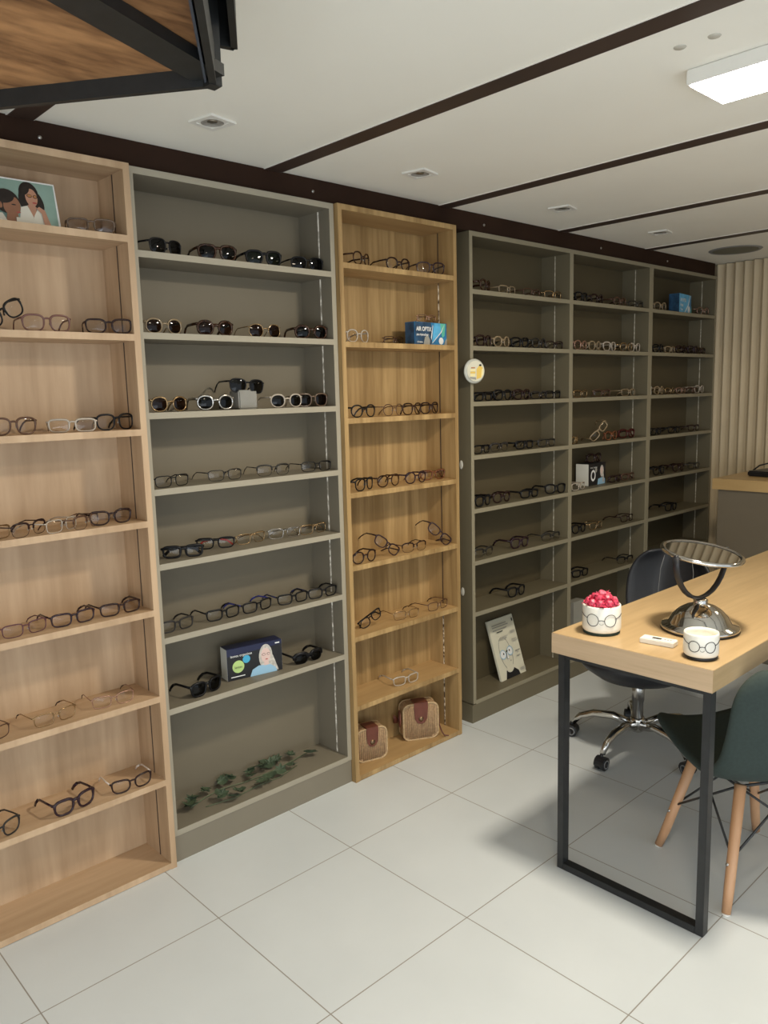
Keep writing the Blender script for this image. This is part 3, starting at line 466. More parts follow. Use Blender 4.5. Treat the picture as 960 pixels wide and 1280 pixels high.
(3.724, 0.068, 1.9, -3, 0, 'round', 'thick', 'champagne', 'clear', '', 'open', 1, 'champagne round glasses, leftmost on top shelf, right bay of wide grey unit', 'eyeglasses on the top shelf, right bay of wide grey unit', 0),
(4.24, 0.063, 1.9, -8, 0, 'round', 'mid', 'rosegold', 'clear', '', 'open', 1, 'rose gold round glasses, rightmost on top shelf, right bay of wide grey unit', 'eyeglasses on the top shelf, right bay of wide grey unit', 0),
(3.713, 0.068, 1.668, 3, 0, 'way', 'thick', 'black', 'clear', '', 'open', 1, 'black glasses, leftmost on second shelf, right bay of wide grey unit', 'eyeglasses on the second shelf, right bay of wide grey unit', 0),
(3.854, 0.069, 1.668, 2, 0, 'rect', 'thick', 'champagne', 'clear', '', 'open', 1, 'pale champagne glasses, second from left on second shelf, right bay of wide grey unit', 'eyeglasses on the second shelf, right bay of wide grey unit', 0),
(3.99, 0.07, 1.668, 1, 0, 'round', 'thick', 'darkbrown', 'clear', '', 'open', 1, 'brown round glasses, third from left on second shelf, right bay of wide grey unit', 'eyeglasses on the second shelf, right bay of wide grey unit', 0),
(4.143, 0.071, 1.668, 0, 0, 'way', 'thick', 'darkplum', 'clear', '', 'open', 1, 'dark plum glasses, fourth from left on second shelf, right bay of wide grey unit', 'eyeglasses on the second shelf, right bay of wide grey unit', 0),
(4.239, 0.07, 1.668, -1, 0, 'rect', 'thick', 'tortoise', 'clear', '', 'open', 1, 'tortoiseshell glasses, rightmost on second shelf, right bay of wide grey unit', 'eyeglasses on the second shelf, right bay of wide grey unit', 0),
(3.729, 0.066, 1.434, 5, 0, 'round', 'thick', 'champagne', 'clear', '', 'open', 1, 'champagne round glasses, leftmost on third shelf, right bay of wide grey unit', 'eyeglasses on the third shelf, right bay of wide grey unit', 0),
(3.862, 0.067, 1.434, 4, 0, 'rect', 'mid', 'gold', 'clear', '', 'open', 1, 'thin gold glasses, second from left on third shelf, right bay of wide grey unit', 'eyeglasses on the third shelf, right bay of wide grey unit', 0),
(4.0, 0.068, 1.434, 3, 0, 'rect', 'mid', 'rosegold', 'clear', '', 'open', 1, 'rose gold glasses, third from left on third shelf, right bay of wide grey unit', 'eyeglasses on the third shelf, right bay of wide grey unit', 0),
(4.144, 0.069, 1.434, 2, 0, 'rect', 'mid', 'bronze', 'clear', '', 'open', 1, 'bronze glasses, fourth from left on third shelf, right bay of wide grey unit', 'eyeglasses on the third shelf, right bay of wide grey unit', 0),
(4.239, 0.07, 1.434, 1, 0, 'round', 'thick', 'clearf', 'clear', '', 'open', 1, 'clear round glasses, rightmost on third shelf, right bay of wide grey unit', 'eyeglasses on the third shelf, right bay of wide grey unit', 0),
(3.713, 0.07, 1.206, 1, 0, 'rect', 'thick', 'black', 'clear', '', 'open', 1, 'black rectangular glasses, leftmost on fourth shelf, right bay of wide grey unit', 'eyeglasses on the fourth shelf, right bay of wide grey unit', 0),
(3.929, 0.068, 1.206, -3, 0, 'rect', 'thick', 'black', 'clear', '', 'open', 1, 'wide black glasses, second from left on fourth shelf, right bay of wide grey unit', 'eyeglasses on the fourth shelf, right bay of wide grey unit', 0),
(4.18, 0.068, 1.206, -3, 0, 'rect', 'mid', 'darkbrown', 'clear', '', 'open', 1, 'dark brown rectangular glasses, rightmost on fourth shelf, right bay of wide grey unit', 'eyeglasses on the fourth shelf, right bay of wide grey unit', 0),
(3.762, 0.071, 0.972, 0, 0, 'way', 'thick', 'black', 'clear', '', 'open', 1, 'black square glasses, leftmost on fifth shelf, right bay of wide grey unit', 'eyeglasses on the fifth shelf, right bay of wide grey unit', 0),
(3.993, 0.067, 0.972, -4, 0, 'round', 'thick', 'darkbrown', 'clear', '', 'open', 1, 'dark brown round glasses, second from left on fifth shelf, right bay of wide grey unit', 'eyeglasses on the fifth shelf, right bay of wide grey unit', 0),
(4.191, 0.065, 0.972, -6, 0, 'rect', 'mid', 'gunmetal', 'clear', '', 'open', 1, 'gunmetal glasses, rightmost on fifth shelf, right bay of wide grey unit', 'eyeglasses on the fifth shelf, right bay of wide grey unit', 0),
(3.916, 0.068, 0.741, -3, 0, 'way', 'thick', 'black', 'clear', '', 'open', 1, 'black glasses, alone on sixth shelf, right bay of wide grey unit', 'eyeglasses on the sixth shelf, right bay of wide grey unit', 0),
]
# ------------------------------------------------------------------ room
ZC = 2.2125
struct('floor', MB().box((-2.2, -4.0, -0.05), (4.5, 0.25, 0.0), 'floor_tile'))
struct('ceiling', MB().box((-2.2, -4.0, ZC), (4.5, 0.25, ZC+0.12), 'ceiling_paint'))
struct('wall_back', MB().box((-2.2, 0.21, 0), (4.5, 0.27, ZC), 'wall_paint'))
struct('wall_left', MB().box((-2.26, -4.0, 0), (-2.2, 0.27, ZC), 'wall_paint'))
# shop front behind the photographer: piers, lintel and panes
struct('wall_front', MB().box((-2.26, -4.06, 0), (-1.9, -4.0, ZC), 'wall_paint').box((2.6, -4.06, 0), (4.5, -4.0, ZC), 'wall_paint').box((-1.9, -4.06, 2.1), (2.6, -4.0, ZC), 'wall_paint'))
# ribbed end wall behind the counter
mb = MB(); pts = []
y = -4.0
while y < 0.20:
    pts += [(4.412, y), (4.400, y+0.010), (4.374, y+0.026), (4.372, y+0.034), (4.392, y+0.046)]
    y += 0.055
rows = [[mb.bm.verts.new((px, py, z)) for px, py in pts] for z in (0.0, ZC-.004)]
fs = [mb.bm.faces.new((rows[0][i], rows[0][i+1], rows[1][i+1], rows[1][i])) for i in range(len(pts)-1)]
mb._setm(fs, 'slat_board', True)
mb.box((4.42, -4.0, 0), (4.5, 0.25, ZC), 'slat_board')
struct('wall_right', mb)
# dark steel beam over the bookcases
bm_ = MB().box((-2.2, 0.05, 2.136), (4.345, 0.21, ZC-0.0005), 'beam_brown')
struct('trim_1', bm_)
for x in (0.319, 1.237, 2.152, 3.062, 3.746):
    tag(MB().lathe([(0, 0.002), (0.0045, 0.002), (0.0055, 0), (0.0055, -0.001)], 'brushed_steel', 12).build('screw', None, (x, 0.049, 2.17), (R(90), 0, 0)),
        {0.319: 'small round screw head in the beam above the left wooden bookcase', 1.237: 'small screw head in the dark beam above the smaller grey bookcase',
         2.152: 'small screw head in the beam above the left bay of wide unit', 3.062: 'small screw head in the beam above the middle bay of wide unit',
         3.746: 'small screw head in the beam above the right bay of wide unit'}[x], 'screw')
for i, x in enumerate((-0.60, 0.240, 1.040, 1.875, 2.695, 3.500)):
    b_ = MB().box((x, -4.0, ZC-0.004), (x+0.065, 0.05, ZC-0.0002), 'strip_brown')
    b_.box((x-0.004, -4.0, ZC-0.0025), (x, 0.05, ZC-0.0002), 'bright_edge').box((x+0.065, -4.0, ZC-0.0025), (x+0.069, 0.05, ZC-0.0002), 'bright_edge')
    struct('trim_%d' % (i+2), b_)
# ceiling fittings
SPL = ['white square recessed spotlight in ceiling nearest the staircase', 'square ceiling spotlight in front of the narrow wooden bookcase', 'square ceiling spotlight in front of the wide unit left bay', 'faint square ceiling spotlight, farthest of the row along the beam']
for i, (x, y) in enumerate(((0.675, -0.23), (1.481, -0.226), (2.322, -0.224), (3.138, -0.224))):
    t = thing('ceiling_spotlight', SPL[i], 'spotlight', (x, y, ZC), (0, 0, R(12)), 'square spotlights along the ceiling')
    f = MB()
    for a, b in (((-.045, -.045), (.045, -.031)), ((-.045, .031), (.045, .045)), ((-.045, -.031), (-.031, .031)), ((.031, -.031), (.045, .031))):
        f.box((a[0], a[1], -0.006), (b[0], b[1], -0.0003), 'white_plastic')
    f.lathe([(0.031, -0.005), (0.034, -0.005), (0.044, -0.003)], 'white_plastic', 28)
    f.build('frame', t)
    MB().lathe([(0.031, -0.005), (0.027, -0.002), (0.024, -0.001), (0, -0.001)], 'spot_recess', 28).build('reflector', t)
    MB().lathe([(0, -0.004), (0.012, -0.0035), (0.014, -0.0015)], 'brushed_steel', 20).build('bulb', t)
t = thing('ceiling_light', 'bright square surface-mounted LED ceiling panel, lit', 'ceiling light', (1.448, -1.32, ZC))
MB().box((-.095, -.095, -.034), (.095, .095, -.0005), 'white_plastic', 0.002).build('housing', t)
MB().box((-.088, -.088, -.0375), (.088, .088, -.0345), 'panel_light').build('diffuser', t)
t = thing('ceiling_vent', 'round dark grey ceiling vent near the ribbed end wall', 'vent', (3.96, -0.235, ZC))
MB().lathe([(0.118, -0.004), (0.13, -0.006), (0.138, -0.0005)], 'grey_plastic', 40).build('rim', t)
MB().lathe([(0, -0.003), (0.06, -0.0035), (0.118, -0.004)], 'vent_dark', 40).build('grille', t)
for x, y, l in ((1.22, -1.275, 'small round grey cover cap on ceiling left of lit panel, lower one'), (1.224, -1.35, 'small round grey cover cap on ceiling above lit panel, upper one')):
    tag(MB().lathe([(0, -0.0025), (0.012, -0.002), (0.014, 0.0), (0.014, 0.001), (0, 0.001)], 'stain', 20).build('cover_cap', None, (x, y, ZC)), l, 'cover cap')

# ------------------------------------------------------------------ bookcases
def bookcase(name, label, x0, x1, y0, depth, shelves, board, edge, hboard, plinth, led, led_y, divs=(), ztop=2.133, front=0.019):
    """board width runs along X; shelves listed by top height"""
    t = thing(name, label, 'bookcase', (x0, y0, 0), (0, 0, 0))
    W = x1 - x0; D = depth; T = 0.019
    def bd(nm, a, b, m, m_edge):
        mb = MB(); mb.box((a[0], a[1]+0.0012, a[2]), b, m); mb.box(a, (b[0], a[1]+0.0012, b[2]), m_edge)
        return mb.build(nm, t)
    zb = 0.09 if plinth else 0.0
    bd('side_panel', (0, 0, zb), (T, D, ztop), board, edge)
    bd('side_panel', (W-T, 0, zb), (W, D, ztop), board, edge)
    bd('top_panel', (T, 0, ztop-T), (W-T, D, ztop), hboard, edge)
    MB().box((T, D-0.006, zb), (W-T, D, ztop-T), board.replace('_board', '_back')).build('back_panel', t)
    cuts = [T] + [v for d in divs for v in (d[0]-x0, d[1]-x0)] + [W-T]
    bays = [(cuts[i], cuts[i+1]) for i in range(0, len(cuts), 2)]
    for d in divs: bd('divider', (d[0]-x0, 0, zb), (d[1]-x0, D-0.006, ztop-T), board, edge)
    for (a, b) in bays:
        for z in shelves[:-1]:
            bd('shelf', (a, 0.0, z-T), (b, D-0.006, z), hboard, edge)
        z = shelves[-1]
        bd('bottom_panel', (a, 0, z-T), (b, D-0.006, z), hboard, edge)
    if plinth:
        MB().box((-0.004 if divs else 0.0, 0.003, 0), (W, D, shelves[-1]-T-0.0003), board).build('plinth', t)
    for (a, b) in bays:
        zs = [ztop] + shelves
        mb = MB()
        for k in range(len(zs)-1):
            top, bot = zs[k]-T-0.001, zs[k+1]+0.001
            if led == 'oak':
                mm = 'dark_groove'
            elif led == 'spark':
                mm = 'led_glint_warm' if k in (1, 7) or k == 6 else 'dark_groove'
            else: mm = led
            w = 0.0022 if mm in ('dark_groove', 'led_glint_dim') else 0.003
            mb.box((b-0.0012, led_y-w, bot), (b-0.0001, led_y+w, top), mm)
        mb.build('light_strip', t)
    return t
zW = [1.937, 1.664, 1.392, 1.120, 0.847, 0.575, 0.302, 0.021]
zG = [1.904, 1.672, 1.438, 1.208, 0.978, 0.745, 0.514, 0.108]
zH = [1.900, 1.668, 1.434, 1.206, 0.972, 0.741, 0.510, 0.104]
bookcase('wooden_bookcase', 'light oak bookcase at the far left, partly out of frame', -0.20, 0.5410, 0.0, 0.172, zW, 'oak_vertical', 'oak_vertical', 'oak_horizontal', False, 'oak', 0.070)
bookcase('grey_bookcase', 'smaller grey bookcase holding sunglasses, between the two wooden bookcases', 0.5425, 1.3005, 0.02, 0.18, zG, 'grey_board', 'grey_edge', 'grey_board', True, 'led_glint_white', 0.062)
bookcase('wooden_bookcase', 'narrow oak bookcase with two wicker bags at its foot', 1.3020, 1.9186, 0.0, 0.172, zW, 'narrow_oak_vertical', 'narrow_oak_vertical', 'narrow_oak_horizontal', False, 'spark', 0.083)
bookcase('grey_bookcase', 'wide grey bookcase of three bays beside the ribbed end wall', 2.036, 4.345, 0.033, 0.17, zH, 'wide_grey_board', 'wide_grey_edge', 'wide_grey_board', True, 'led_glint_dim', 0.085, divs=((2.768, 2.797), (3.525, 3.566)))

# ------------------------------------------------------------------ eyewear
def superell(w, h, e, n=36, flare=0.0, cat=0.0, taper=0.0):
    pts = []
    for i in range(n):
        a = 2*PI*i/n; c, s_ = math.cos(a), math.sin(a)
        x = w/2*abs(c)**(2/e)*(1 if c > 0 else -1); z = h/2*abs(s_)**(2/e)*(1 if s_ > 0 else -1)
        x *= 1 + taper*z/(h/2)
        if cat and x > 0 and z > 0: z += cat*(x/(w/2))**2*(z/(h/2)); x += cat*0.5*(z/(h/2))*(x/(w/2))
        pts.append((x, z))
    return pts
SHAPES = {'rect': dict(w=.052, h=.034, e=3.6, taper=.06), 'round': dict(w=.048, h=.043, e=2.25, taper=.03), 'cat': dict(w=.052, h=.038, e=2.7, cat=.004, taper=.07),
          'way': dict(w=.052, h=.043, e=2.8, taper=.09), 'half': dict(w=.052, h=.037, e=3.0, taper=.06)}
TH = {'thin': (.0015, 1.0), 'mid': (.0025, 1.05), 'thick': (.0038, 1.0)}
_cache = {}
def eyewear_meshes(shape, th, fr, ln, tm, pose, n=36):
    key = (shape, th, fr, ln, tm, pose)
    if key in _cache: return _cache[key]
    S = SHAPES[shape]; r, fl = TH[th]; hb = .017 if shape != 'round' else .021
    base = superell(n=n, **S); h = S['h']; w = S['w']; cx = hb/2 + w/2; cz = h/2 + r + .0005
    F = 'f_'+fr
    fm = MB()
    def rimpts(sg): return [(sg*(cx+x), -0.004*0 + 0.010*((cx+x)/.065)**2, cz+z) for x, z in base]
    for sg in (-1, 1):
        P_ = rimpts(sg)
        if shape == 'half':
            top = [p for p in P_ if p[2] > cz - h*.10]
            top.sort(key=lambda p: p[0])
            fm.tube(top, r*1.35, F, 6, flat=1.5)
            fm.tube(P_, min(r, .0008), F, 5, closed=True)
        else:
            fm.tube(P_, [r*(1.15 if z > cz else .9) for _, _, z in P_], F, 6, closed=True, flat=fl)
    bz = cz + (h*.22 if shape != 'round' else h*.12)
    e = hb/2 + w*.04
    fm.tube([(-e, .001, bz), (-e*.5, -.001, bz+.0025), (0, -.0015, bz+.0032), (e*.5, -.001, bz+.0025), (e, .001, bz)], r*1.15, F, 6)
    if th == 'thick': fm.tube([(-e, .001, bz+.005), (0, -.001, bz+.0055), (e, .001, bz+.005)], r*.8, F, 6)
    hx = cx + w/2 + .004; hz = cz + h*.30; hy = .012
    for sg in (-1, 1):
        fm.tube([(sg*(cx+w*.46), .0095, hz), (sg*(hx-.001), .0105, hz), (sg*hx, hy+.003, hz)], r*1.25, F, 6)
    frame = fm.mesh('front_frame')
    # nose pads
    nb = MB()
    for sg in (-1, 1):
        nb.lathe([(0, -.0035), (.0018, -.002), (.0022, 0), (.0018, .002), (0, .0035)], 'f_clearf', 8, c=(sg*(hb/2-.001), .005, cz-.002))
    pads = nb.mesh('nose_pads')
    # lens
    def lens_mesh(sg):
        lm = MB(); rings = []
        for f_, dm in ((.985, 0.0), (.66, -.0018), (.33, -.0029)):
            rings.append([lm.bm.verts.new((sg*(cx+x*f_), 0.010*((cx+x)/.065)**2*f_ + 0.010*(cx/.065)**2*(1-f_) + dm, cz+z*f_)) for x, z in base])
        c_ = lm.bm.verts.new((sg*cx, 0.010*(cx/.065)**2 - .0033, cz)); fs = []; k = len(base)
        for A_, B_ in zip(rings, rings[1:]):
            fs += [lm.bm.faces.new((A_[i], A_[(i+1) % k], B_[(i+1) % k], B_[i])) for i in range(k)]
        fs += [lm.bm.faces.new((rings[-1][i], rings[-1][(i+1) % k], c_)) for i in range(k)]
        lm._setm(fs, 'l_'+ln, True)
        return lm.mesh('lens')
    lensR = lens_mesh(1); lensL = lens_mesh(-1)
    tr = max(r, .0014)*1.15
    tips = {'tip': 'f_darkbrown', 'white': 't_white', 'red': 't_red', 'blue': 't_blue', 'navy': 't_navy'}
    ts = []
    for sg in (-1, 1):
        tb = MB(); L = .122
        if pose == 'open':
            pp = [(sg*hx, hy+.003, hz), (sg*(hx+.001), hy+.03, hz), (sg*(hx), L*.65, hz-.001), (sg*(hx-.002), L*.8, hz-.008), (sg*(hx-.004), L*.93, hz*.45), (sg*(hx-.005), L, tr+.0012)]
        else:
            yy = .017 if sg < 0 else .022
            pp = [(sg*hx, hy+.003, hz), (sg*(hx-.006), yy, hz), (-sg*hx*.2, yy, hz-.001), (-sg*hx*.62, yy, hz-.006), (-sg*hx*.93, yy, .006)]
        cut = 3 if pose == 'open' else 2
        m1 = F; m2 = F
        if tm == 'tip': m2 = tips['tip']
        elif tm == 'redtip': m2 = 't_red'
        elif tm: m1 = m2 = tips[tm]
        tb.tube(pp[:cut+1], [tr]*(cut+1), m1, 6, flat=.6, up=(0, 0, 1)); tb.tube(pp[cut:], tr*1.15, m2, 6, flat=.6, up=(0, 0, 1))
        ts.append(tb.mesh('temple'))
    _cache[key] = (frame, pads, lensL, lensR, ts[0], ts[1])
    return _cache[key]
for (x, y, z, yaw, roll, shape, th, fr, ln, tm, pose, sc, label, group, sun) in GLASSES:
    M = eyewear_meshes(shape, th, fr, ln, tm, pose)
    rot = Matrix.Rotation(R(yaw), 3, 'Z') @ Matrix.Rotation(-R(roll), 3, 'Y')
    zmin = min((rot @ v.co).z for v in M[0].vertices)*sc
    t = thing('sunglasses' if sun else 'eyeglasses', label, 'sunglasses' if sun else 'glasses', (x, y, z - zmin + 0.0003), rot.to_euler(), group)
    t.scale = (sc, sc, sc)
    link('front_frame', M[0], t); link('nose_pads', M[1], t); link('lens', M[2], t); link('lens', M[3], t)
    link('temple', M[4], t); link('temple', M[5], t)

# ------------------------------------------------------------------ things on the shelves
def carton(name, label, loc, yaw, w, h, d, mfront, mside, mtop, rx=0):
    """box whose front face is local -Y, base centre of the front edge at origin"""
    t = thing(name, label, 'box', loc, (R(rx), 0, R(yaw)))
    mb = MB(); mb.box((-w/2, 0, 0), (w/2, d, h), mfront, 0.0008)
    mb.box((-w/2-.0003, .0012, .001), (-w/2+.0003, d-.001, h-.001), mside)
    mb.box((w/2-.0003, .0012, .001), (w/2+.0003, d-.001, h-.001), mside)
    mb.box((-w/2+.001, .0012, h-.0003), (w/2-.001, d-.001, h+.0003), mtop)
    mb.build('carton', t)
    return t
# advert card with two women, left bookcase
t = thing('photo_card', 'advertising card of two dark-haired women in white tops, top shelf', 'photo card', (0.25, 0.075, 1.9375), (R(-14), 0, 0))
cw, ch = 0.118, 0.136
sh = [('print_sea', [(-cw, 0), (cw, 0), (cw, ch), (-cw, ch)]), ('print_white', [(-cw, ch-.004), (cw, ch-.004), (cw, ch), (-cw, ch)]), ('print_white', [(cw-.006, 0), (cw, 0), (cw, ch), (cw-.003, ch)]),
      ('print_hair', ell(.045, .098, .026, .034)), ('print_hair', ell(.030, .080, .014, .030)), ('print_hair', ell(.066, .080, .014, .030, rot=15)),
      ('print_skin', [(.038, .04), (.060, .04), (.056, .075), (.040, .075)]), ('print_blouse', [(.005, 0), (.018, .058), (.036, .064), (.048, .034), (.062, .058), (.076, .048), (.074, 0)]),
      ('print_skin', [(.036, .066), (.048, .032), (.060, .062)]), ('print_skin', ell(.050, .088, .016, .025)), ('print_hair', ell(.036, .108, .010, .016, rot=-30)),
      ('print_black', ell(.045, .092, .007, .005)), ('print_black', ell(.060, .091, .006, .005)), ('print_brown', ell(.045, .092, .0055, .0035)), ('print_brown', ell(.060, .091, .0045, .0035)), ('print_lip', ell(.056, .073, .006, .0025)),
      ('print_skin', [(.074, 0), (.094, 0), (.086, .03), (.080, .055), (.066, .064), (.058, .058), (.070, .045)]),
      ('print_hair', ell(-.018, .068, .034, .034)), ('print_skin_dark', [(-.03, 0), (.008, 0), (.006, .04), (-.02, .04)]), ('print_skin_dark', ell(-.006, .056, .022, .028, rot=-12)),
      ('print_hair', ell(-.022, .080, .026, .018, rot=15)), ('print_black', ell(-.001, .060, .006, .0018)), ('print_lip', ell(.008, .040, .006, .002)), ('print_blouse', [(-.07, 0), (-.06, .03), (-.034, .034), (-.018, 0)]),
      ('print_blouse', [(-.002, 0), (.0, .026), (.024, .026), (.036, 0)]), ('print_skin_dark', ell(-.036, .055, .005, .009))]
MB().box((-cw, 0, 0), (cw, .003, ch), 'card_white').build('card', t); art('printed_picture', t, sh)
# crystal block under the matte black sunglasses
t = MB().box((-.036, -.03, 0), (.036, .03, .062), 'crystal', 0.004).build('display_block', None, (0.938, 0.088, 1.4385), (0, 0, 0))
tag(t, 'sparkly white block with black sunglasses resting on it, smaller grey bookcase', 'display block')
# dark lens box in the smaller grey bookcase
t = carton('lens_box', 'dark navy lens box with a blonde woman, beside matte black sunglasses', (0.925, 0.078, 0.5145), -9, 0.208, 0.112, 0.055, 'print_navy', 'card_white', 'print_navy')
art('printed_picture', t, [('print_black', [(-.103, 0), (.103, 0), (.103, .096), (-.103, .086)]), ('print_white', [(-.092, .010), (-.040, .010), (-.040, .013), (-.092, .013)]), ('print_white', [(.078, .100), (.095, .100), (.095, .104), (.078, .104)]), ('print_lime', ell(-.064, .046, .022, .022)), ('print_cyan', ell(-.033, .067, .014, .014)),
    ('print_blonde', ell(.040, .062, .026, .044)), ('print_blonde', [(.052, .078), (.068, .06), (.088, .004), (.05, .004)]), ('print_shirt_blue', [(-.022, 0), (-.012, .024), (.012, .034), (.056, .030), (.076, .016), (.082, 0)]),
    ('print_skin_pale', ell(.040, .066, .018, .026)), ('print_skin_pale', [(.032, .03), (.050, .03), (.050, .05), (.034, .05)]), ('print_black', ell(.032, .070, .007, .0045)), ('print_black', ell(.050, .070, .006, .0045)),
    ('print_skin_pale', ell(.032, .070, .0058, .0033)), ('print_skin_pale', ell(.050, .070, .0048, .0033)), ('print_lip', ell(.042, .052, .005, .002))])
text_obj('printed_text', 'lentes organicas', .0125, 'print_white', t, (-.094, -.006, .083), (R(90), 0, 0))
text_obj('printed_text', 'lentes', .012, 'print_black', t, (-.080, -.006, .042), (R(90), 0, 0))
# blue lens box in the narrow wooden bookcase
t = carton('lens_box', 'blue swirled contact lens box on second shelf, narrow wooden bookcase', (1.800, 0.035, 1.6645), 4, 0.200, 0.088, 0.05, 'print_blue', 'print_darkblue', 'print_darkblue')
art('printed_picture', t, [('print_darkblue', [(-.099, .001), (.0, .001), (.012, .03), (.0, .087), (-.099, .087)]), ('print_lightblue', [(.005, .01), (.06, .05), (.083, .087), (.02, .087)]),
    ('print_green', [(.058, .087), (.070, .03), (.086, .04), (.092, .087)]), ('print_white', [(.004, .008), (.008, .008), (.066, .052), (.086, .086), (.060, .052)]), ('print_white', [(.002, .02), (.012, .075), (.010, .08), (-.002, .03)]),
    ('print_grey', [(-.05, .001), (-.04, .03), (-.022, .04), (-.008, .02), (-.01, .001)]), ('print_white', ell(.062, .018, .015, .014)), ('print_grey', [(.08, .001), (.099, .001), (.099, .03), (.088, .02)])])
text_obj('printed_text', 'AIR OPTIX', .023, 'print_white', t, (-.093, -.003, .054), (R(90), 0, 0), xs=.85, bold=.0006)
text_obj('printed_text', 'plus HydraGlyde', .011, 'print_white', t, (-.092, -.003, .036), (R(90), 0, 0), bold=.0003)
text_obj('printed_text', '6 lenses', .010, 'print_white', t, (-.088, -.003, .008), (R(90), 0, 0), bold=.0003)
# blue box in the right bay
t = carton('lens_box', 'light blue lens box on top shelf, right bay of wide unit', (3.985, 0.055, 1.9005), 8, 0.205, 0.105, 0.06, 'print_blue', 'print_darkblue', 'print_blue')
art('printed_picture', t, [('print_lightblue', [(-.107, 0), (.05, 0), (.09, .105), (-.107, .105)]), ('print_white', [(-.02, .0), (-.008, .0), (.05, .04), (.085, .104), (.078, .104), (.04, .046)]), ('print_white', ell(.062, .022, .02, .02)), ('print_green', [(.088, 0), (.107, 0), (.107, .05)])])
text_obj('printed_text', 'AIR OPTIX', .026, 'print_white', t, (-.095, -.003, .062), (R(90), 0, 0), xs=.8, bold=.0006)
text_obj('printed_text', 'Aqua', .024, 'print_white', t, (-.095, -.003, .036), (R(90), 0, 0), bold=.0006)
text_obj('printed_text', '6 lens', .018, 'print_white', t, (-.095, -.003, .012), (R(90), 0, 0), bold=.0008)
# black box in the middle bay
t = carton('lens_box', 'black lens box with white side on fifth shelf, middle bay', (3.135, 0.098, 0.9725), 4, 0.185, 0.115, 0.075, 'print_black', 'card_white', 'print_black')
art('printed_picture', t, [('print_white', ell(-.045, .052, .026, .030)), ('print_black', ell(-.045, .052, .016, .019)), ('print_grey', ell(-.015, .080, .011, .014)), ('print_shirt_blue', [(.0, 0), (.008, .03), (.05, .036), (.082, .028), (.086, 0)]),
    ('print_blonde', ell(.048, .070, .020, .032)), ('print_skin_pale', ell(.046, .072, .013, .020)), ('print_blonde', [(.055, .07), (.066, .06), (.076, .01), (.058, .01)])])
text_obj('printed_text', 'lentes organicas', .0115, 'print_white', t, (-.085, -.005, .092), (R(90), 0, 0))
# leaflet box leaning in the left bay
t = thing('leaflet_board', 'tall cream board with a line-drawn bespectacled face leaning in the wide unit', 'leaflet', (2.412, 0.094, 0.1045), (R(-17.5), 0, R(2)))
MB().box((-.1, 0, 0), (.1, .012, .292), 'card_cream', .0006).build('board', t)
def ring(cx, cz, rx, rz, w, n=24, rot=0, a0=0, a1=360):
    o = ell(cx, cz, rx, rz, n, a0, a1, rot); i = ell(cx, cz, rx-w, rz-w, n, a0, a1, rot)
    return [[o[k], o[(k+1) % n], i[(k+1) % n], i[k]] for k in range(n if a1-a0 >= 360 else n-1)]
sh = [('print_black', [(-.062, 0), (-.052, .022), (-.045, .040), (.020, .040), (.046, .022), (.052, 0)]), ('card_cream', ell(-.014, .042, .026, .016)), ('card_cream', [(-.04, .04), (.014, .04), (.016, .09), (-.046, .09)])]
sh += [('print_grey', q) for q in ring(-.020, .120, .046, .082, .0035, rot=6)]
sh += [('card_cream', [(-.038, .036), (.010, .036), (.012, .060), (-.040, .060)]), ('print_white', ell(-.046, .118, .022, .022)), ('print_white', ell(.010, .126, .020, .022))]
for cx, cz in ((-.046, .118), (.010, .126)): sh += [('print_shirt_blue', q) for q in ring(cx, cz, .024, .023, .004)]
sh += [('print_black', ell(-.044, .121, .004, .005)), ('print_black', ell(.004, .129, .004, .005)), ('print_black', [(-.024, .130), (-.010, .134), (-.010, .128), (-.022, .124)]), ('print_white', ell(-.018, .105, .006, .018)), ('print_black', [(-.028, .095), (-.022, .122), (-.019, .122), (-.025, .094), (-.014, .092), (-.014, .089)])]
sh += [('print_grey', ell(-.002, .080, .004, .003)), ('print_black', ell(.080, .266, .005, .009))]
for (x0, x1, z, m) in ((-.084, .030, .262, 'print_grey'), (-.084, .042, .252, 'print_grey'), (-.084, .026, .238, 'print_grey'), (-.058, -.010, .226, 'print_black'), (-.04, .02, .198, 'print_midgrey'), (-.05, .01, .190, 'print_midgrey'), (.04, .085, .212, 'print_midgrey'), (.045, .080, .204, 'print_midgrey'), (.04, .08, .172, 'print_midgrey'), (.045, .085, .163, 'print_midgrey'), (.045, .085, .114, 'print_grey'), (.055, .07, .104, 'print_midgrey'), (.048, .078, .088, 'print_grey'), (.052, .092, .026, 'print_midgrey'), (.052, .092, .018, 'print_midgrey')):
    sh.append((m, [(x0, z), (x1, z), (x1, z+.0045), (x0, z+.0045)]))
art('printed_picture', t, sh, step=.00008)
# pale box at the foot of the middle bay
tag(MB().box((-.05, 0, 0), (.05, .05, .27), 'print_grey', .001).build('document_box', None, (2.955, 0.085, 0.1045)), 'pale grey upright box at the foot of the middle bay', 'box')
# little bottle in the right bay
t = thing('bottle', 'tiny white bottle with dark cap, third shelf of the right bay', 'bottle', (3.580, 0.05, 1.4345))
MB().lathe([(0, 0), (.009, 0), (.010, .003), (.010, .045), (.007, .052), (.007, .055), (0, .055)], 'white_plastic', 16).build('body', t)
MB().lathe([(0, .0553), (.0075, .0553), (.0075, .082), (.005, .085), (0, .085)], 'black_plastic', 16).build('cap', t)
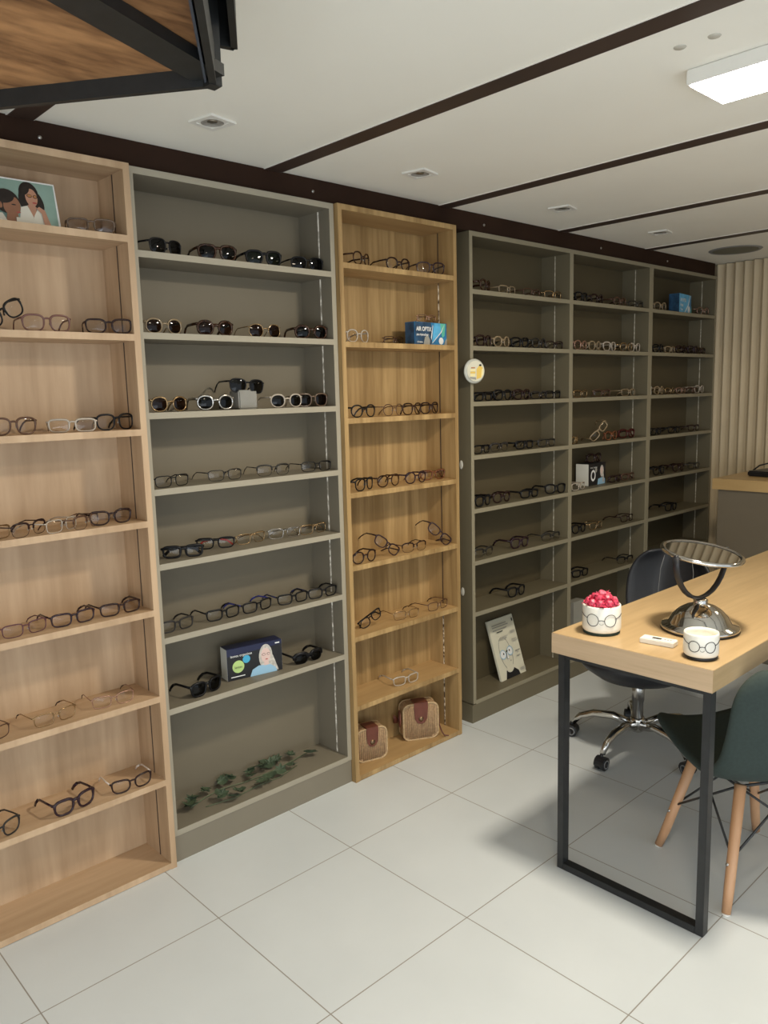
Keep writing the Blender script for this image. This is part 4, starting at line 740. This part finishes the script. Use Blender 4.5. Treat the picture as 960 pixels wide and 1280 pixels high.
# ivy garland
t = thing('ivy_garland', 'trailing artificial ivy lying on the bottom panel of smaller grey bookcase', 'garland', (0.9, 0.1, 0.1085))
stem = [(-.24, .01, .004), (-.17, .035, .004), (-.10, .045, .006), (-.02, .03, .004), (.06, .025, .005), (.14, .03, .004), (.22, .04, .006), (.29, .055, .004)]
stem2 = [(-.20, -.02, .003), (-.1, -.04, .003), (0, -.025, .003), (.1, -.03, .003), (.2, .0, .003)]
MB().tube(stem, .0018, 'ivy_stem', 6).tube(stem2, .0015, 'ivy_stem', 6).build('stem', t)
lf = MB()
LP = [(0, -.5), (.22, -.42), (.5, -.2), (.32, 0), (.42, .28), (.16, .2), (0, .55), (-.16, .2), (-.42, .28), (-.32, 0), (-.5, -.2), (-.22, -.42)]
def leaf(px, py, pz, s_, yaw, tx, ty):
    M4 = Matrix.Translation((px, py, pz)) @ Matrix.Rotation(yaw, 4, 'Z') @ Matrix.Rotation(tx, 4, 'X') @ Matrix.Rotation(ty, 4, 'Y')
    c = lf.bm.verts.new(M4 @ Vector((0, 0, -.006)))
    vs = [lf.bm.verts.new(M4 @ Vector((a*s_, b*s_, 0.0))) for a, b in LP]
    lf._setm([lf.bm.faces.new((c, vs[i], vs[(i+1) % 12])) for i in range(12)], 'ivy_leaf')
random.seed(3)
for (px, py, n_) in [(-.25, .0, 3), (-.22, .02, 2), (-.165, .05, 2), (-.15, -.03, 2), (-.11, -.045, 2), (-.07, -.035, 2), (-.08, .065, 2), (-.05, .075, 2), (.02, .02, 1), (.02, -.035, 1), (.05, -.03, 2), (.03, .06, 2), (.08, .06, 2), (.11, .07, 2), (.15, .065, 2), (.12, -.03, 1), (.18, -.015, 1), (.21, .06, 2), (.28, .02, 2), (.30, .03, 1)]:
    for k in range(n_):
        leaf(px+random.uniform(-.012, .012), min(py+random.uniform(-.01, .01), .078), .021+random.uniform(0, .012), random.uniform(.038, .050), random.uniform(0, 6.28), R(random.uniform(-35, 35)), R(random.uniform(-25, 25)))
lf.build('leaves', t)
# wicker bags
def bag(label, loc, yaw, w, h, d, handle):
    t = thing('wicker_bag', label, 'bag', loc, (0, 0, R(yaw)), 'small wicker bags')
    mb = MB(); r = .028
    out = []
    for cx, cz, a0 in ((w/2-r, r, -90), (w/2-r, h-r, 0), (-w/2+r, h-r, 90), (-w/2+r, r, 180)):
        out += [(cx+r*math.cos(R(a0+18*k)), cz+r*math.sin(R(a0+18*k))) for k in range(6)]
    mb.prism([(x, 0, z) for x, z in out], (0, d, 0), 'wicker')
    # woven ribs on the front
    k = -w/2 + .012
    while k < w/2-.008:
        zz = .006 if abs(k) < w/2-r else .016
        mb.tube([(k, -.001, zz), (k, -.0015, h/2), (k, -.001, h-zz)], .0028, 'wicker', 6); k += .0085
    mb.build('body', t)
    rb = MB()
    rb.tube([(x*.985, 0, .001+z*.985) for x, z in out], .0042, 'wicker_rope', 6, closed=True); rb.tube([(x*.985, d, .001+z*.985) for x, z in out], .0042, 'wicker_rope', 6, closed=True)
    st = rb
    n = len(out)
    rb.build('rope_edging', t)
    fl = MB(); fw = w*.17
    prof = [(-fw*1.15, h+.004), (-fw*1.15, h-.02), (-fw, h*.58), (-fw*.6, h*.47), (0, h*.44), (fw*.6, h*.47), (fw, h*.58), (fw*1.15, h-.02), (fw*1.15, h+.004)]
    fl.prism([(x, -.0065, z) for x, z in prof], (0, .003, 0), 'brown_leather')
    fl.box((-fw*1.15, -.0065, h+.003), (fw*1.15, d*.8, h+.0065), 'brown_leather')
    fp = fl.build('leather_flap', t)
    MB().lathe([(0, .005), (.006, .005), (.009, .002), (.011, 0), (.0115, -.001)], 'brass', 20).build('clasp', fp, (0, -.0068, h*.58), (R(90), 0, 0))
    if handle:
        hd = MB(); hd.tube([(-w/2-.012+.005*math.cos(2*PI*k/20), .012+.028*math.cos(2*PI*k/20), h*.62+.033*math.sin(2*PI*k/20)) for k in range(20)], .0035, 'brown_leather', 6, closed=True)
        hd.build('handle_ring', t); hd = MB(); hd.tube([(-w/2-.001, .045, h*.55), (-w/2-.016, .04, h*.5), (-w/2-.026, .03, h*.66), (-w/2-.024, .035, h*.45)], .010, 'brown_leather', 6, flat=.3)
        hd.build('handle_tab', t); hd = MB(); hd.tube([(w/2+.002, .03, h*.75), (w/2+.012, .03, h*.55), (w/2+.010, .02, h*.3), (w/2+.016, .0, h*.12), (w/2+.022, -.012, .008), (w/2+.04, -.018, .006)], .007, 'brown_leather', 6, flat=.35)
        hd.build('strap', t)
    return t
bag('larger round-cornered wicker bag with leather flap and hanging strap', (1.724, 0.060, 0.0215), -28, 0.156, 0.158, 0.058, True)
bag('smaller wicker bag half hidden behind the left side of narrow bookcase', (1.448, 0.065, 0.0215), -16, 0.135, 0.135, 0.062, False)
# round badge hanging from the wide unit corner
t = thing('badge', 'shiny round badge with yellow print on left edge of wide unit', 'badge', (2.040, 0.014, 1.562), (0, 0, R(-16)))
MB().lathe([(0, .009), (.03, .0075), (.048, .003), (.052, -.002), (.050, -.006), (0, -.006)], 'badge_silver', 40, mat4=Matrix.Rotation(R(90), 4, 'X')).build('disc', t)
art('printed_picture', t, [('card_cream', ell(0, 0, .043, .043)), ('print_yellow', [(.004, -.034), (.030, -.026), (.038, 0), (.034, .016), (.018, .024), (.004, .008)]), ('print_pale_yellow', [(.026, -.03), (.036, -.014), (.037, .012), (.030, .006)]),
    ('print_pale_yellow', [(-.028, -.022), (-.004, -.022), (-.004, -.012), (-.028, -.012)]), ('print_yellow', [(-.028, -.010), (-.002, -.010), (-.002, -.002), (-.028, -.002)]), ('print_pale_yellow', [(-.028, .0), (-.002, .0), (-.002, .008), (-.028, .008)]),
    ('print_brown', [(-.024, .011), (-.004, .011), (-.004, .016), (-.024, .016)]), ('print_black', ell(.022, .024, .006, .004)), ('print_grey', [(-.03, -.03), (0, -.036), (0, -.026), (-.03, -.024)])], y0=-.0092)
for z, yy, l in ((1.165, .09, 'upper white oval sticker on the left flank of wide unit'), (0.60, .09, 'lower white oval sticker on the left flank of wide unit')):
    tag(MB().lathe([(0, .0006), (.009, .0005), (.010, 0), (0, 0)], 'card_white', 20, mat4=Matrix.Scale(1.9, 4, (0, 0, 1)) @ Matrix.Rotation(R(-90), 4, 'Y')).build('sticker', None, (2.0357, yy, z)), l, 'sticker')

# ------------------------------------------------------------------ staircase (underside of a step)
t = thing('staircase', 'black steel staircase step with brown wooden underside overhead', 'staircase', (0.243, -0.927, 2.0))
A = Vector((-.587, .81, 0)); B = Vector((-.57, -.82, 0)); A.normalize(); B.normalize()
def bar2(mb, p, q, w, z0, z1, m):
    p = Vector(p); q = Vector(q); d = (q-p).normalized(); n_ = Vector((-d.y, d.x, 0))*w/2
    mb.prism([p-n_+Vector((0, 0, z0)), q-n_+Vector((0, 0, z0)), q+n_+Vector((0, 0, z0)), p+n_+Vector((0, 0, z0))], (0, 0, z1-z0), m)
pA = A*.80; pB = B*.9; pC = Vector((-1.15, -.15, 0))
o_ = [Vector((-.01, -.01, .030)), pA + Vector((0, 0, .030)), pC + Vector((0, 0, .030)), pB + Vector((0, 0, .030))]
MB().prism(o_, (0, 0, .03), 'stair_wood').build('tread', t)
mb = MB(); bar2(mb, (-.012, -.004, 0), pA + Vector((-.012, -.012, 0)), .012, 0, .034, 'stair_steel'); mb.build('frame_bar', t)
mb = MB(); bar2(mb, (-.004, -.004, 0), pB + Vector((-.004, 0, 0)), .012, 0, .065, 'stair_steel'); fb = mb.build('frame_bar', t)
mb = MB(); bar2(mb, (-.0150, .0010, 0), pB + Vector((-.0150, .005, 0)), .004, .004, .062, 'daylit_steel'); mb.build('daylit_face', fb)  # daylight on the bar's inner face, painted as a bluish strip
mb = MB(); bar2(mb, (-.015, -.01, 0), Vector((-.015, -.01, 0)) + Vector((-.285, -.120, 0))*2.6, .062, .010, .029, 'stair_steel'); mb.build('brace_bar', t)
mb = MB(); mb.box((-.022, -.022, -.001), (.003, .003, .2115), 'stair_steel', .001); mb.build('post', t)
mb = MB(); bar2(mb, Vector((.079, .050, 0)), Vector((.079, .050, 0)) + B*.9, .012, .10, .2115, 'stair_steel'); bar2(mb, Vector((.079, .050, 0)), Vector((.079, .050, 0)) + Vector((-.036, .009, 0)), .012, .10, .2115, 'stair_steel'); mb.build('riser_plate', t)

# ------------------------------------------------------------------ desk
TX0, TX1, TY0, TY1, TZ = 1.369, 3.25, -1.334, -0.844, 0.7576
t = thing('desk', 'long light oak desk with black steel frame legs', 'desk', (TX0, TY0, 0))
L_, W_ = TX1-TX0, TY1-TY0
mb = MB(); mb.box((.0008, 0.0, TZ-.0615), (L_, W_, TZ), 'desk_oak', .001); mb.box((-.0004, .0005, TZ-.061), (.0008, W_-.0005, TZ-.0006), 'desk_edge'); mb.build('tabletop', t)
def legframe(x):
    m_ = MB(); w = .022; y0, y1 = .008, W_-.016
    m_.box((x, y0, 0.0005), (x+.030, y0+w, TZ-.062), 'black_steel', .001).box((x, y1-w, 0.0005), (x+.030, y1, TZ-.062), 'black_steel', .001)
    m_.box((x, y0+w, 0.0005), (x+.030, y1-w, w), 'black_steel', .001).box((x, y0+w, TZ-.062-w*.6), (x+.030, y1-w, TZ-.062), 'black_steel', .001)
    return m_.build('leg_frame', t)
legframe(.012); legframe(L_-.06)

def pot(name, label, x, y, r, h, yaw, felt, inner=True):
    t = thing(name, label, 'pot', (x, y, TZ), (0, 0, R(yaw)))
    MB().lathe([(0, .0085), (r*.93, .0085), (r*.99, .013), (r, .02), (r*.985, h-.004), (r*.965, h), (r*.90, h), (r*.89, h-.01), (r*.88, .02), (0, .018)], 'white_ceramic', 48).build('body', t)
    MB().lathe([(0, .0005), (r*.93, .0005), (r*.95, .003), (r*.95, .008), (0, .008)], felt, 40).build('base_pad', t)
    g = MB(); rr = r*.32; zc = h*.56
    def on(u, z): a = u/r; return ((r+.0008)*math.sin(a), -(r+.0008)*math.cos(a), z)
    for sg in (-1, 1): g.tube([on(sg*r*.47+rr*math.cos(2*PI*k/24), zc+rr*math.sin(2*PI*k/24)) for k in range(24)], .0009, 'print_black', 5, closed=True)
    g.tube([on(-r*.15, zc), on(0, zc+.0015), on(r*.15, zc)], .0009, 'print_black', 5)
    for sg in (-1, 1): g.tube([on(sg*(r*.47+rr*.95), zc+.004), on(sg*(r*1.05), zc+.008), on(sg*(r*1.35), zc+.014)], .0009, 'print_black', 5)
    g.tube([on(.006*math.cos(R(200+14*k)), zc-.006+.006*math.sin(R(200+14*k))) for k in range(11)], .0006, 'print_grey', 5)
    g.build('drawn_glasses', t)
    return t
pot('ceramic_pot', 'larger white ceramic pot with drawn glasses, full of pink sweets', 1.474, -0.948, .0565, .086, -59, 'green_felt')
pot('ceramic_pot', 'small empty white ceramic pot with drawn glasses, at desk corner', 1.452, -1.262, .0455, .070, -61, 'black_plastic')
# wrapped sweets
random.seed(11)
k = 0
for ring_n, rad, zz in ((1, 0, .116), (5, .020, .106), (9, .037, .094), (5, .018, .088), (7, .034, .080)):
    for j in range(ring_n):
        a = 2*PI*j/ring_n + rad*40; mb = MB()
        prof = [(0, -.012), (.008, -.010), (.0125, -.003), (.0125, .003), (.008, .010), (0, .012)]
        M4 = Matrix.Rotation(random.uniform(0, 6), 4, 'Z') @ Matrix.Rotation(R(random.uniform(50, 120)), 4, 'Y')
        m_ = 'pink_wrap' if k % 6 else 'pink_wrap_light'
        mb.lathe(prof, m_, 7, smooth=False, mat4=M4)
        for sg in (-1, 1):
            tip = M4 @ Vector((0, 0, sg*.010)); d = (M4 @ Vector((0, 0, sg*1))) ; s2 = M4 @ Vector((1, 0, 0)); s3 = M4 @ Vector((0, 1, 0))
            mb.poly([tip, tip + d*.013 + s2*.012 + s3*.004, tip + d*.010, tip + d*.013 - s2*.012 + s3*.004], m_)
            mb.poly([tip, tip + d*.011 + s3*.009, tip + d*.015, tip + d*.011 - s3*.009], 'pink_wrap_light' if k % 5 == 0 else m_)
        o = mb.build('wrapped_sweet', None, (1.474+rad*math.cos(a), -.948+rad*math.sin(a), TZ+zz))
        tag(o, 'pink foil-wrapped sweet heaped in the larger white pot', 'sweet', 'pink wrapped sweets in the larger pot'); k += 1
# small white device
t = thing('remote_control', 'small white remote lying on the desk between the two pots', 'remote', (1.478, -1.128, TZ), (0, 0, R(-82)))
MB().box((-.048, -.019, .0005), (.048, .019, .0155), 'white_plastic', .0018).build('body', t)
MB().box((-.018, -.006, .0148), (.008, .006, .0158), 'print_black', .0003).build('display', t)
b_ = MB()
for q in (.016, .024, .032): b_.box((q, -.003, .0148), (q+.004, .003, .0158), 'grey_plastic')
b_.build('buttons', t)

# table mirror
t = thing('table_mirror', 'round chrome table mirror on a domed base, tilted upward', 'mirror', (1.685, -1.150, TZ))
MB().lathe([(0, .0005), (.108, .0005), (.112, .004), (.110, .007)], 'black_plastic', 56).build('base_ring', t)
MB().lathe([(.110, .0072), (.112, .011), (.108, .016), (.094, .020), (.089, .026), (.078, .045), (.060, .062), (.040, .074), (.022, .080), (.020, .086), (.021, .092), (.014, .096), (0, .097)], 'chrome', 56).build('base', t)
v = Vector((math.cos(R(-65)), math.sin(R(-65)), 0))      # across
v2 = Vector((-v.y, v.x, 0))                                # away
rotm = Matrix.Translation((0, 0, .232)) @ Matrix.Rotation(R(8.5), 4, v2) @ Matrix.Rotation(R(3.8), 4, v)
va = Vector((math.cos(R(-9.8)), math.sin(R(-9.8)), 0)); dn = rotm.to_3x3().inverted() @ va; dn.z = 0; dn.normalize()
pl = rotm @ (dn*-.123); pr_ = rotm @ (dn*.123)
br = MB(); pts = []
for k in range(15):
    a = R(180 + 180*k/14); ax = math.cos(a); az = math.sin(a)
    zt = pl.z if k < 7 else pr_.z if k > 7 else (pl.z+pr_.z)/2
    pts.append(Vector((0, 0, .098)) + va*(.123*ax) + Vector((0, 0, (zt-.098)*(1+az))))
br.tube(pts, .0105, 'black_plastic', 8, flat=.5); br.build('bracket', t)
MB().lathe([(.104, .003), (.110, .0065), (.117, .005), (.119, 0), (.117, -.005), (.110, -.0065), (.104, -.004)], 'chrome', 56, mat4=rotm).build('rim', t)
MB().lathe([(0, .002), (.105, .002)], 'mirror_glass', 56, smooth=False, mat4=rotm).build('mirror_glass', t)
MB().lathe([(0, -.003), (.105, -.003)], 'mirror_glass', 56, smooth=False, mat4=rotm).build('mirror_glass', t)
kb = MB()
for sg in (-1, 1):
    c_ = rotm @ (dn*(sg*.121)); kb.lathe([(0, -.007), (.006, -.005), (.0075, 0), (.006, .005), (0, .007)], 'black_plastic', 12, c=tuple(c_))
kb.build('pivot_knobs', t)

# ------------------------------------------------------------------ office chair
t = thing('office_chair', 'black shell office chair with chrome five-star base behind the desk', 'chair', (2.315, -0.612, 0), (0, 0, 0))
for k in range(5):
    a = R(36 + 72*k); d = Vector((math.cos(a), math.sin(a), 0)); n_ = Vector((-d.y, d.x, 0))
    MB().tube([d*.02 + Vector((0, 0, .098)), d*.10 + Vector((0, 0, .122)), d*.18 + Vector((0, 0, .118)), d*.235 + Vector((0, 0, .098)), d*.268 + Vector((0, 0, .062))], [.018, .017, .0155, .0135, .0115], 'chrome', 10).build('base_arm', t)
    ca = thing  # caster as a part with wheels
    cm = MB(); p = d*.272
    cm.tube([p + Vector((0, 0, .064)), p + Vector((0, 0, .046))], .007, 'black_plastic', 8)
    hood = [(.027*math.cos(R(q)), .027+.027*math.sin(R(q))) for q in range(-10, 191, 20)]
    cm.prism([p + n_*(-.020) + d*x + Vector((0, 0, z)) for x, z in hood], tuple(n_*.040), 'black_plastic')
    cb = cm.build('caster', t)
    for sg in (-1, 1):
        wm = MB(); M4 = Matrix.Translation(p + n_*(sg*.0125) + Vector((0, 0, .026))) @ Matrix.Rotation(a, 4, 'Z') @ Matrix.Rotation(R(90), 4, 'X')
        wm.lathe([(0, -.0085), (.012, -.0085), (.012, -.0095), (.021, -.0095), (.0255, -.006), (.0255, .006), (.021, .0095), (.012, .0095), (.012, .0085), (0, .0085)], 'black_plastic', 24, mat4=M4)
        wm.lathe([(.013, -.010), (.017, -.0103), (.017, .0103), (.013, .010)], 'grey_plastic', 24, mat4=M4)
        wm.build('wheel', cb)
MB().lathe([(0, .075), (.024, .075), (.030, .085), (.030, .125), (.026, .135), (0, .135)], 'chrome', 28).build('hub', t)
MB().lathe([(0, .135), (.022, .135), (.022, .205), (.0255, .205), (.0255, .290), (.0, .290)], 'brushed_steel', 28).build('gas_column', t)
MB().box((-.07, -.06, .280), (.07, .06, .315), 'black_plastic', .01).build('seat_mount', t)
MB().lathe([(0, .290), (.10, .296), (.17, .318), (.225, .358), (.245, .392), (.235, .412), (.17, .415), (0, .405)], 'black_leather', 40).build('seat', t)
# backrest: creased curved shell
def shell(rows, name, parent, m, thick, loc, rz, subd=2):
    mb = MB(); vs = [[mb.bm.verts.new(p) for p in r_] for r_ in rows]; fs = []
    for i in range(len(vs)-1):
        for j in range(len(vs[0])-1): fs.append(mb.bm.faces.new((vs[i][j], vs[i][j+1], vs[i+1][j+1], vs[i+1][j])))
    mb._setm(fs, m, True); o = mb.build(name, parent, loc, (0, 0, rz))
    so = o.modifiers.new('thickness', 'SOLIDIFY'); so.thickness = thick; so.offset = 0
    sb = o.modifiers.new('smooth', 'SUBSURF'); sb.levels = 2; sb.render_levels = 2
    for p in o.data.polygons: p.use_smooth = True
    return o
# local +X = forward of the chair; the back stands at -X
rows_ = []
for z, hw, xb in ((.39, .13, -.17), (.48, .155, -.20), (.56, .18, -.215), (.64, .192, -.23), (.72, .186, -.24), (.785, .15, -.25), (.815, .10, -.255)):
    rows_.append([(xb + .10*abs(s_)**2.2 + (.006 if j % 2 else -.004), hw*s_, z - .012*abs(s_)) for j, s_ in enumerate((-1, -.72, -.4, 0, .4, .72, 1))])
cback = shell(rows_, 'backrest', t, 'black_leather', .022, (.0, -.05, 0), R(181))
sm = MB()
for s_ in (-.38, .38): sm.tube([(xb + .028, hw*s_, z) for z, hw, xb in ((.48, .155, -.20), (.56, .18, -.215), (.64, .192, -.23), (.72, .186, -.24), (.785, .15, -.25))], 0.0010, 'grey_plastic', 5)
sm.build('back_seams', t, (.0, -.05, 0), (0, 0, R(181)))

# ------------------------------------------------------------------ green dining chair
cc = Vector((1.766, -1.272, 0)); th_ = R(58)
t = thing('dining_chair', 'dark green upholstered chair with splayed beech legs at the desk', 'chair', cc, (0, 0, th_))
prof = [(.245, .392, .155), (.225, .412, .185), (.16, .405, .200), (.06, .378, .208), (-.05, .360, .208), (-.13, .362, .205), (-.180, .40, .200), (-.205, .47, .192), (-.224, .55, .188), (-.240, .625, .192), (-.252, .685, .175), (-.258, .725, .12)]
rows_ = []
for i, (a, z, hw) in enumerate(prof):
    r_ = []
    for s_ in (-1, -.8, -.45, 0, .45, .8, 1):
        if i < 5: p = (a - .02*abs(s_)**3*(i < 2), hw*s_, z + .030*abs(s_)**3 - (.010*(1-abs(s_))))
        elif i < 7: p = (a + .045*abs(s_)**2.5, hw*s_, z + .030*abs(s_)**3)
        else: p = (a + .060*abs(s_)**2.2, hw*s_, z)
        r_.append(p)
    rows_.append(r_)
shell(rows_, 'seat_shell', t, 'teal_fabric', .026, (0, 0, 0), 0)
for sa, sb_ in ((1, 1), (1, -1), (-1, 1), (-1, -1)):
    lg = MB().tube([(sa*.178, sb_*.178, .004), (sa*.165, sb_*.163, .06), (sa*.108, sb_*.098, .345)], [.0125, .0145, .0165], 'beech', 14).build('leg', t)
    MB().lathe([(0, .0), (.012, .0), (.0125, .005), (0, .005)], 'white_plastic', 14, c=(sa*.178, sb_*.178, .0003)).build('foot_pad', lg)
    qx, qy, qz = sa*.1505, sb_*.1465, .134
    MB().tube([(qx-.020*sa*0, qy+.0*sb_, qz), (qx+.001*sa, qy+.018*sb_, qz)], .0045, 'brushed_steel', 10).build('bolt', lg)
wr = MB()
for sa in (1, -1):
    wr.tube([(sa*.150, .146, .150), (sa*.10, -.085, .315)], .0035, 'black_steel', 6); wr.tube([(sa*.150, -.146, .150), (sa*.10, .085, .325)], .0035, 'black_steel', 6)
    wr.tube([(.150, sa*.146, .150), (-.085, sa*.10, .325)], .0035, 'black_steel', 6); wr.tube([(-.150, sa*.146, .150), (.085, sa*.10, .325)], .0035, 'black_steel', 6)
wr.tube([(.10, .1, .335), (-.10, .1, .335), (-.10, -.1, .335), (.10, -.1, .335)], .005, 'black_steel', 6, closed=True)
wr.build('wire_brace', t)

# ------------------------------------------------------------------ counter by the end wall
t = thing('counter', 'grey-brown counter with thick oak top by the ribbed end wall', 'counter', (3.665, -2.0, 0))
MB().box((0, 0, .922), (.62, 1.716, .98), 'counter_oak', .001).build('countertop', t)
MB().box((.02, .02, 0), (.60, 1.690, .9215), 'counter_body').build('body', t)
t = thing('counter_device', 'black flat device with a looped cable on the counter', 'device', (3.97, -0.53, 0.98), (0, 0, R(-8)))  # low black electronic device, not a tray
MB().box((-.12, -.17, .0005), (.14, .13, .030), 'black_plastic', .006).build('body', t)
MB().tube([(-.06, .13, .028), (-.05, .10, .055), (-.03, .04, .075), (.0, -.04, .078), (.03, -.10, .06), (.05, -.14, .032)], .004, 'black_plastic', 6).build('cable', t)

# ------------------------------------------------------------------ light
def area(name, loc, rot, sx, sy, power, colr):
    L = bpy.data.lights.new(name, 'AREA'); L.shape = 'RECTANGLE'; L.size = sx; L.size_y = sy; L.energy = power; L.color = colr
    o = bpy.data.objects.new(name, L); col.objects.link(o); o.location = loc; o.rotation_euler = rot
    return o
w = bpy.data.worlds.new('World'); scene.world = w; w.use_nodes = True
w.node_tree.nodes['Background'].inputs[0].default_value = (0.80, 0.90, 1.0, 1)
w.node_tree.nodes['Background'].inputs[1].default_value = 1.2
area('daylight_front', (-0.9, -3.95, 0.65), (R(84), 0, R(-12)), 2.2, 1.2, 20, (0.84, 0.92, 1.0))
area('daylight_side', (-2.15, -2.5, 0.65), (0, R(-84), 0), 1.2, 2.4, 34, (0.84, 0.92, 1.0))
area('panel_glow', (1.448, -1.32, 2.165), (0, 0, 0), 0.17, 0.17, 29, (1.0, 0.90, 0.73))
area('rear_warm_fill', (0.25, -1.9, 2.19), (0, 0, 0), 0.2, 0.2, 9, (1.0, 0.84, 0.62))  # added warm fill under the ceiling, no fitting here
area('far_warm_fill', (3.3, -1.7, 2.19), (0, 0, 0), 0.2, 0.2, 5, (1.0, 0.82, 0.55))  # second added warm fill, towards the end wall

# ------------------------------------------------------------------ camera
F, YAW, PITCH, ROLL, CX, CY, CZ = 988.6613, 0.7524862, 0.1466504, -0.0259992, -0.5517205, -2.1758593, 1.4722002
fw = Vector((math.sin(YAW)*math.cos(PITCH), math.cos(YAW)*math.cos(PITCH), -math.sin(PITCH)))
r0 = Vector((math.cos(YAW), -math.sin(YAW), 0)); u0 = r0.cross(fw)
rr = r0*math.cos(ROLL) + u0*math.sin(ROLL); uu = -r0*math.sin(ROLL) + u0*math.cos(ROLL)
cam = bpy.data.cameras.new('camera'); co = bpy.data.objects.new('camera', cam); col.objects.link(co)
cam.sensor_fit = 'HORIZONTAL'; cam.sensor_width = 36.0; cam.lens = F*36.0/960.0; cam.clip_start = 0.02
M3 = Matrix((rr, uu, -fw)).transposed()
co.matrix_world = Matrix.Translation((CX, CY, CZ)) @ M3.to_4x4()
scene.camera = co
scene.view_settings.view_transform = 'Standard'
scene.view_settings.look = 'None'
scene.view_settings.exposure = 0.08
scene.cycles.transparent_max_bounces = 24
scene.cycles.max_bounces = 8
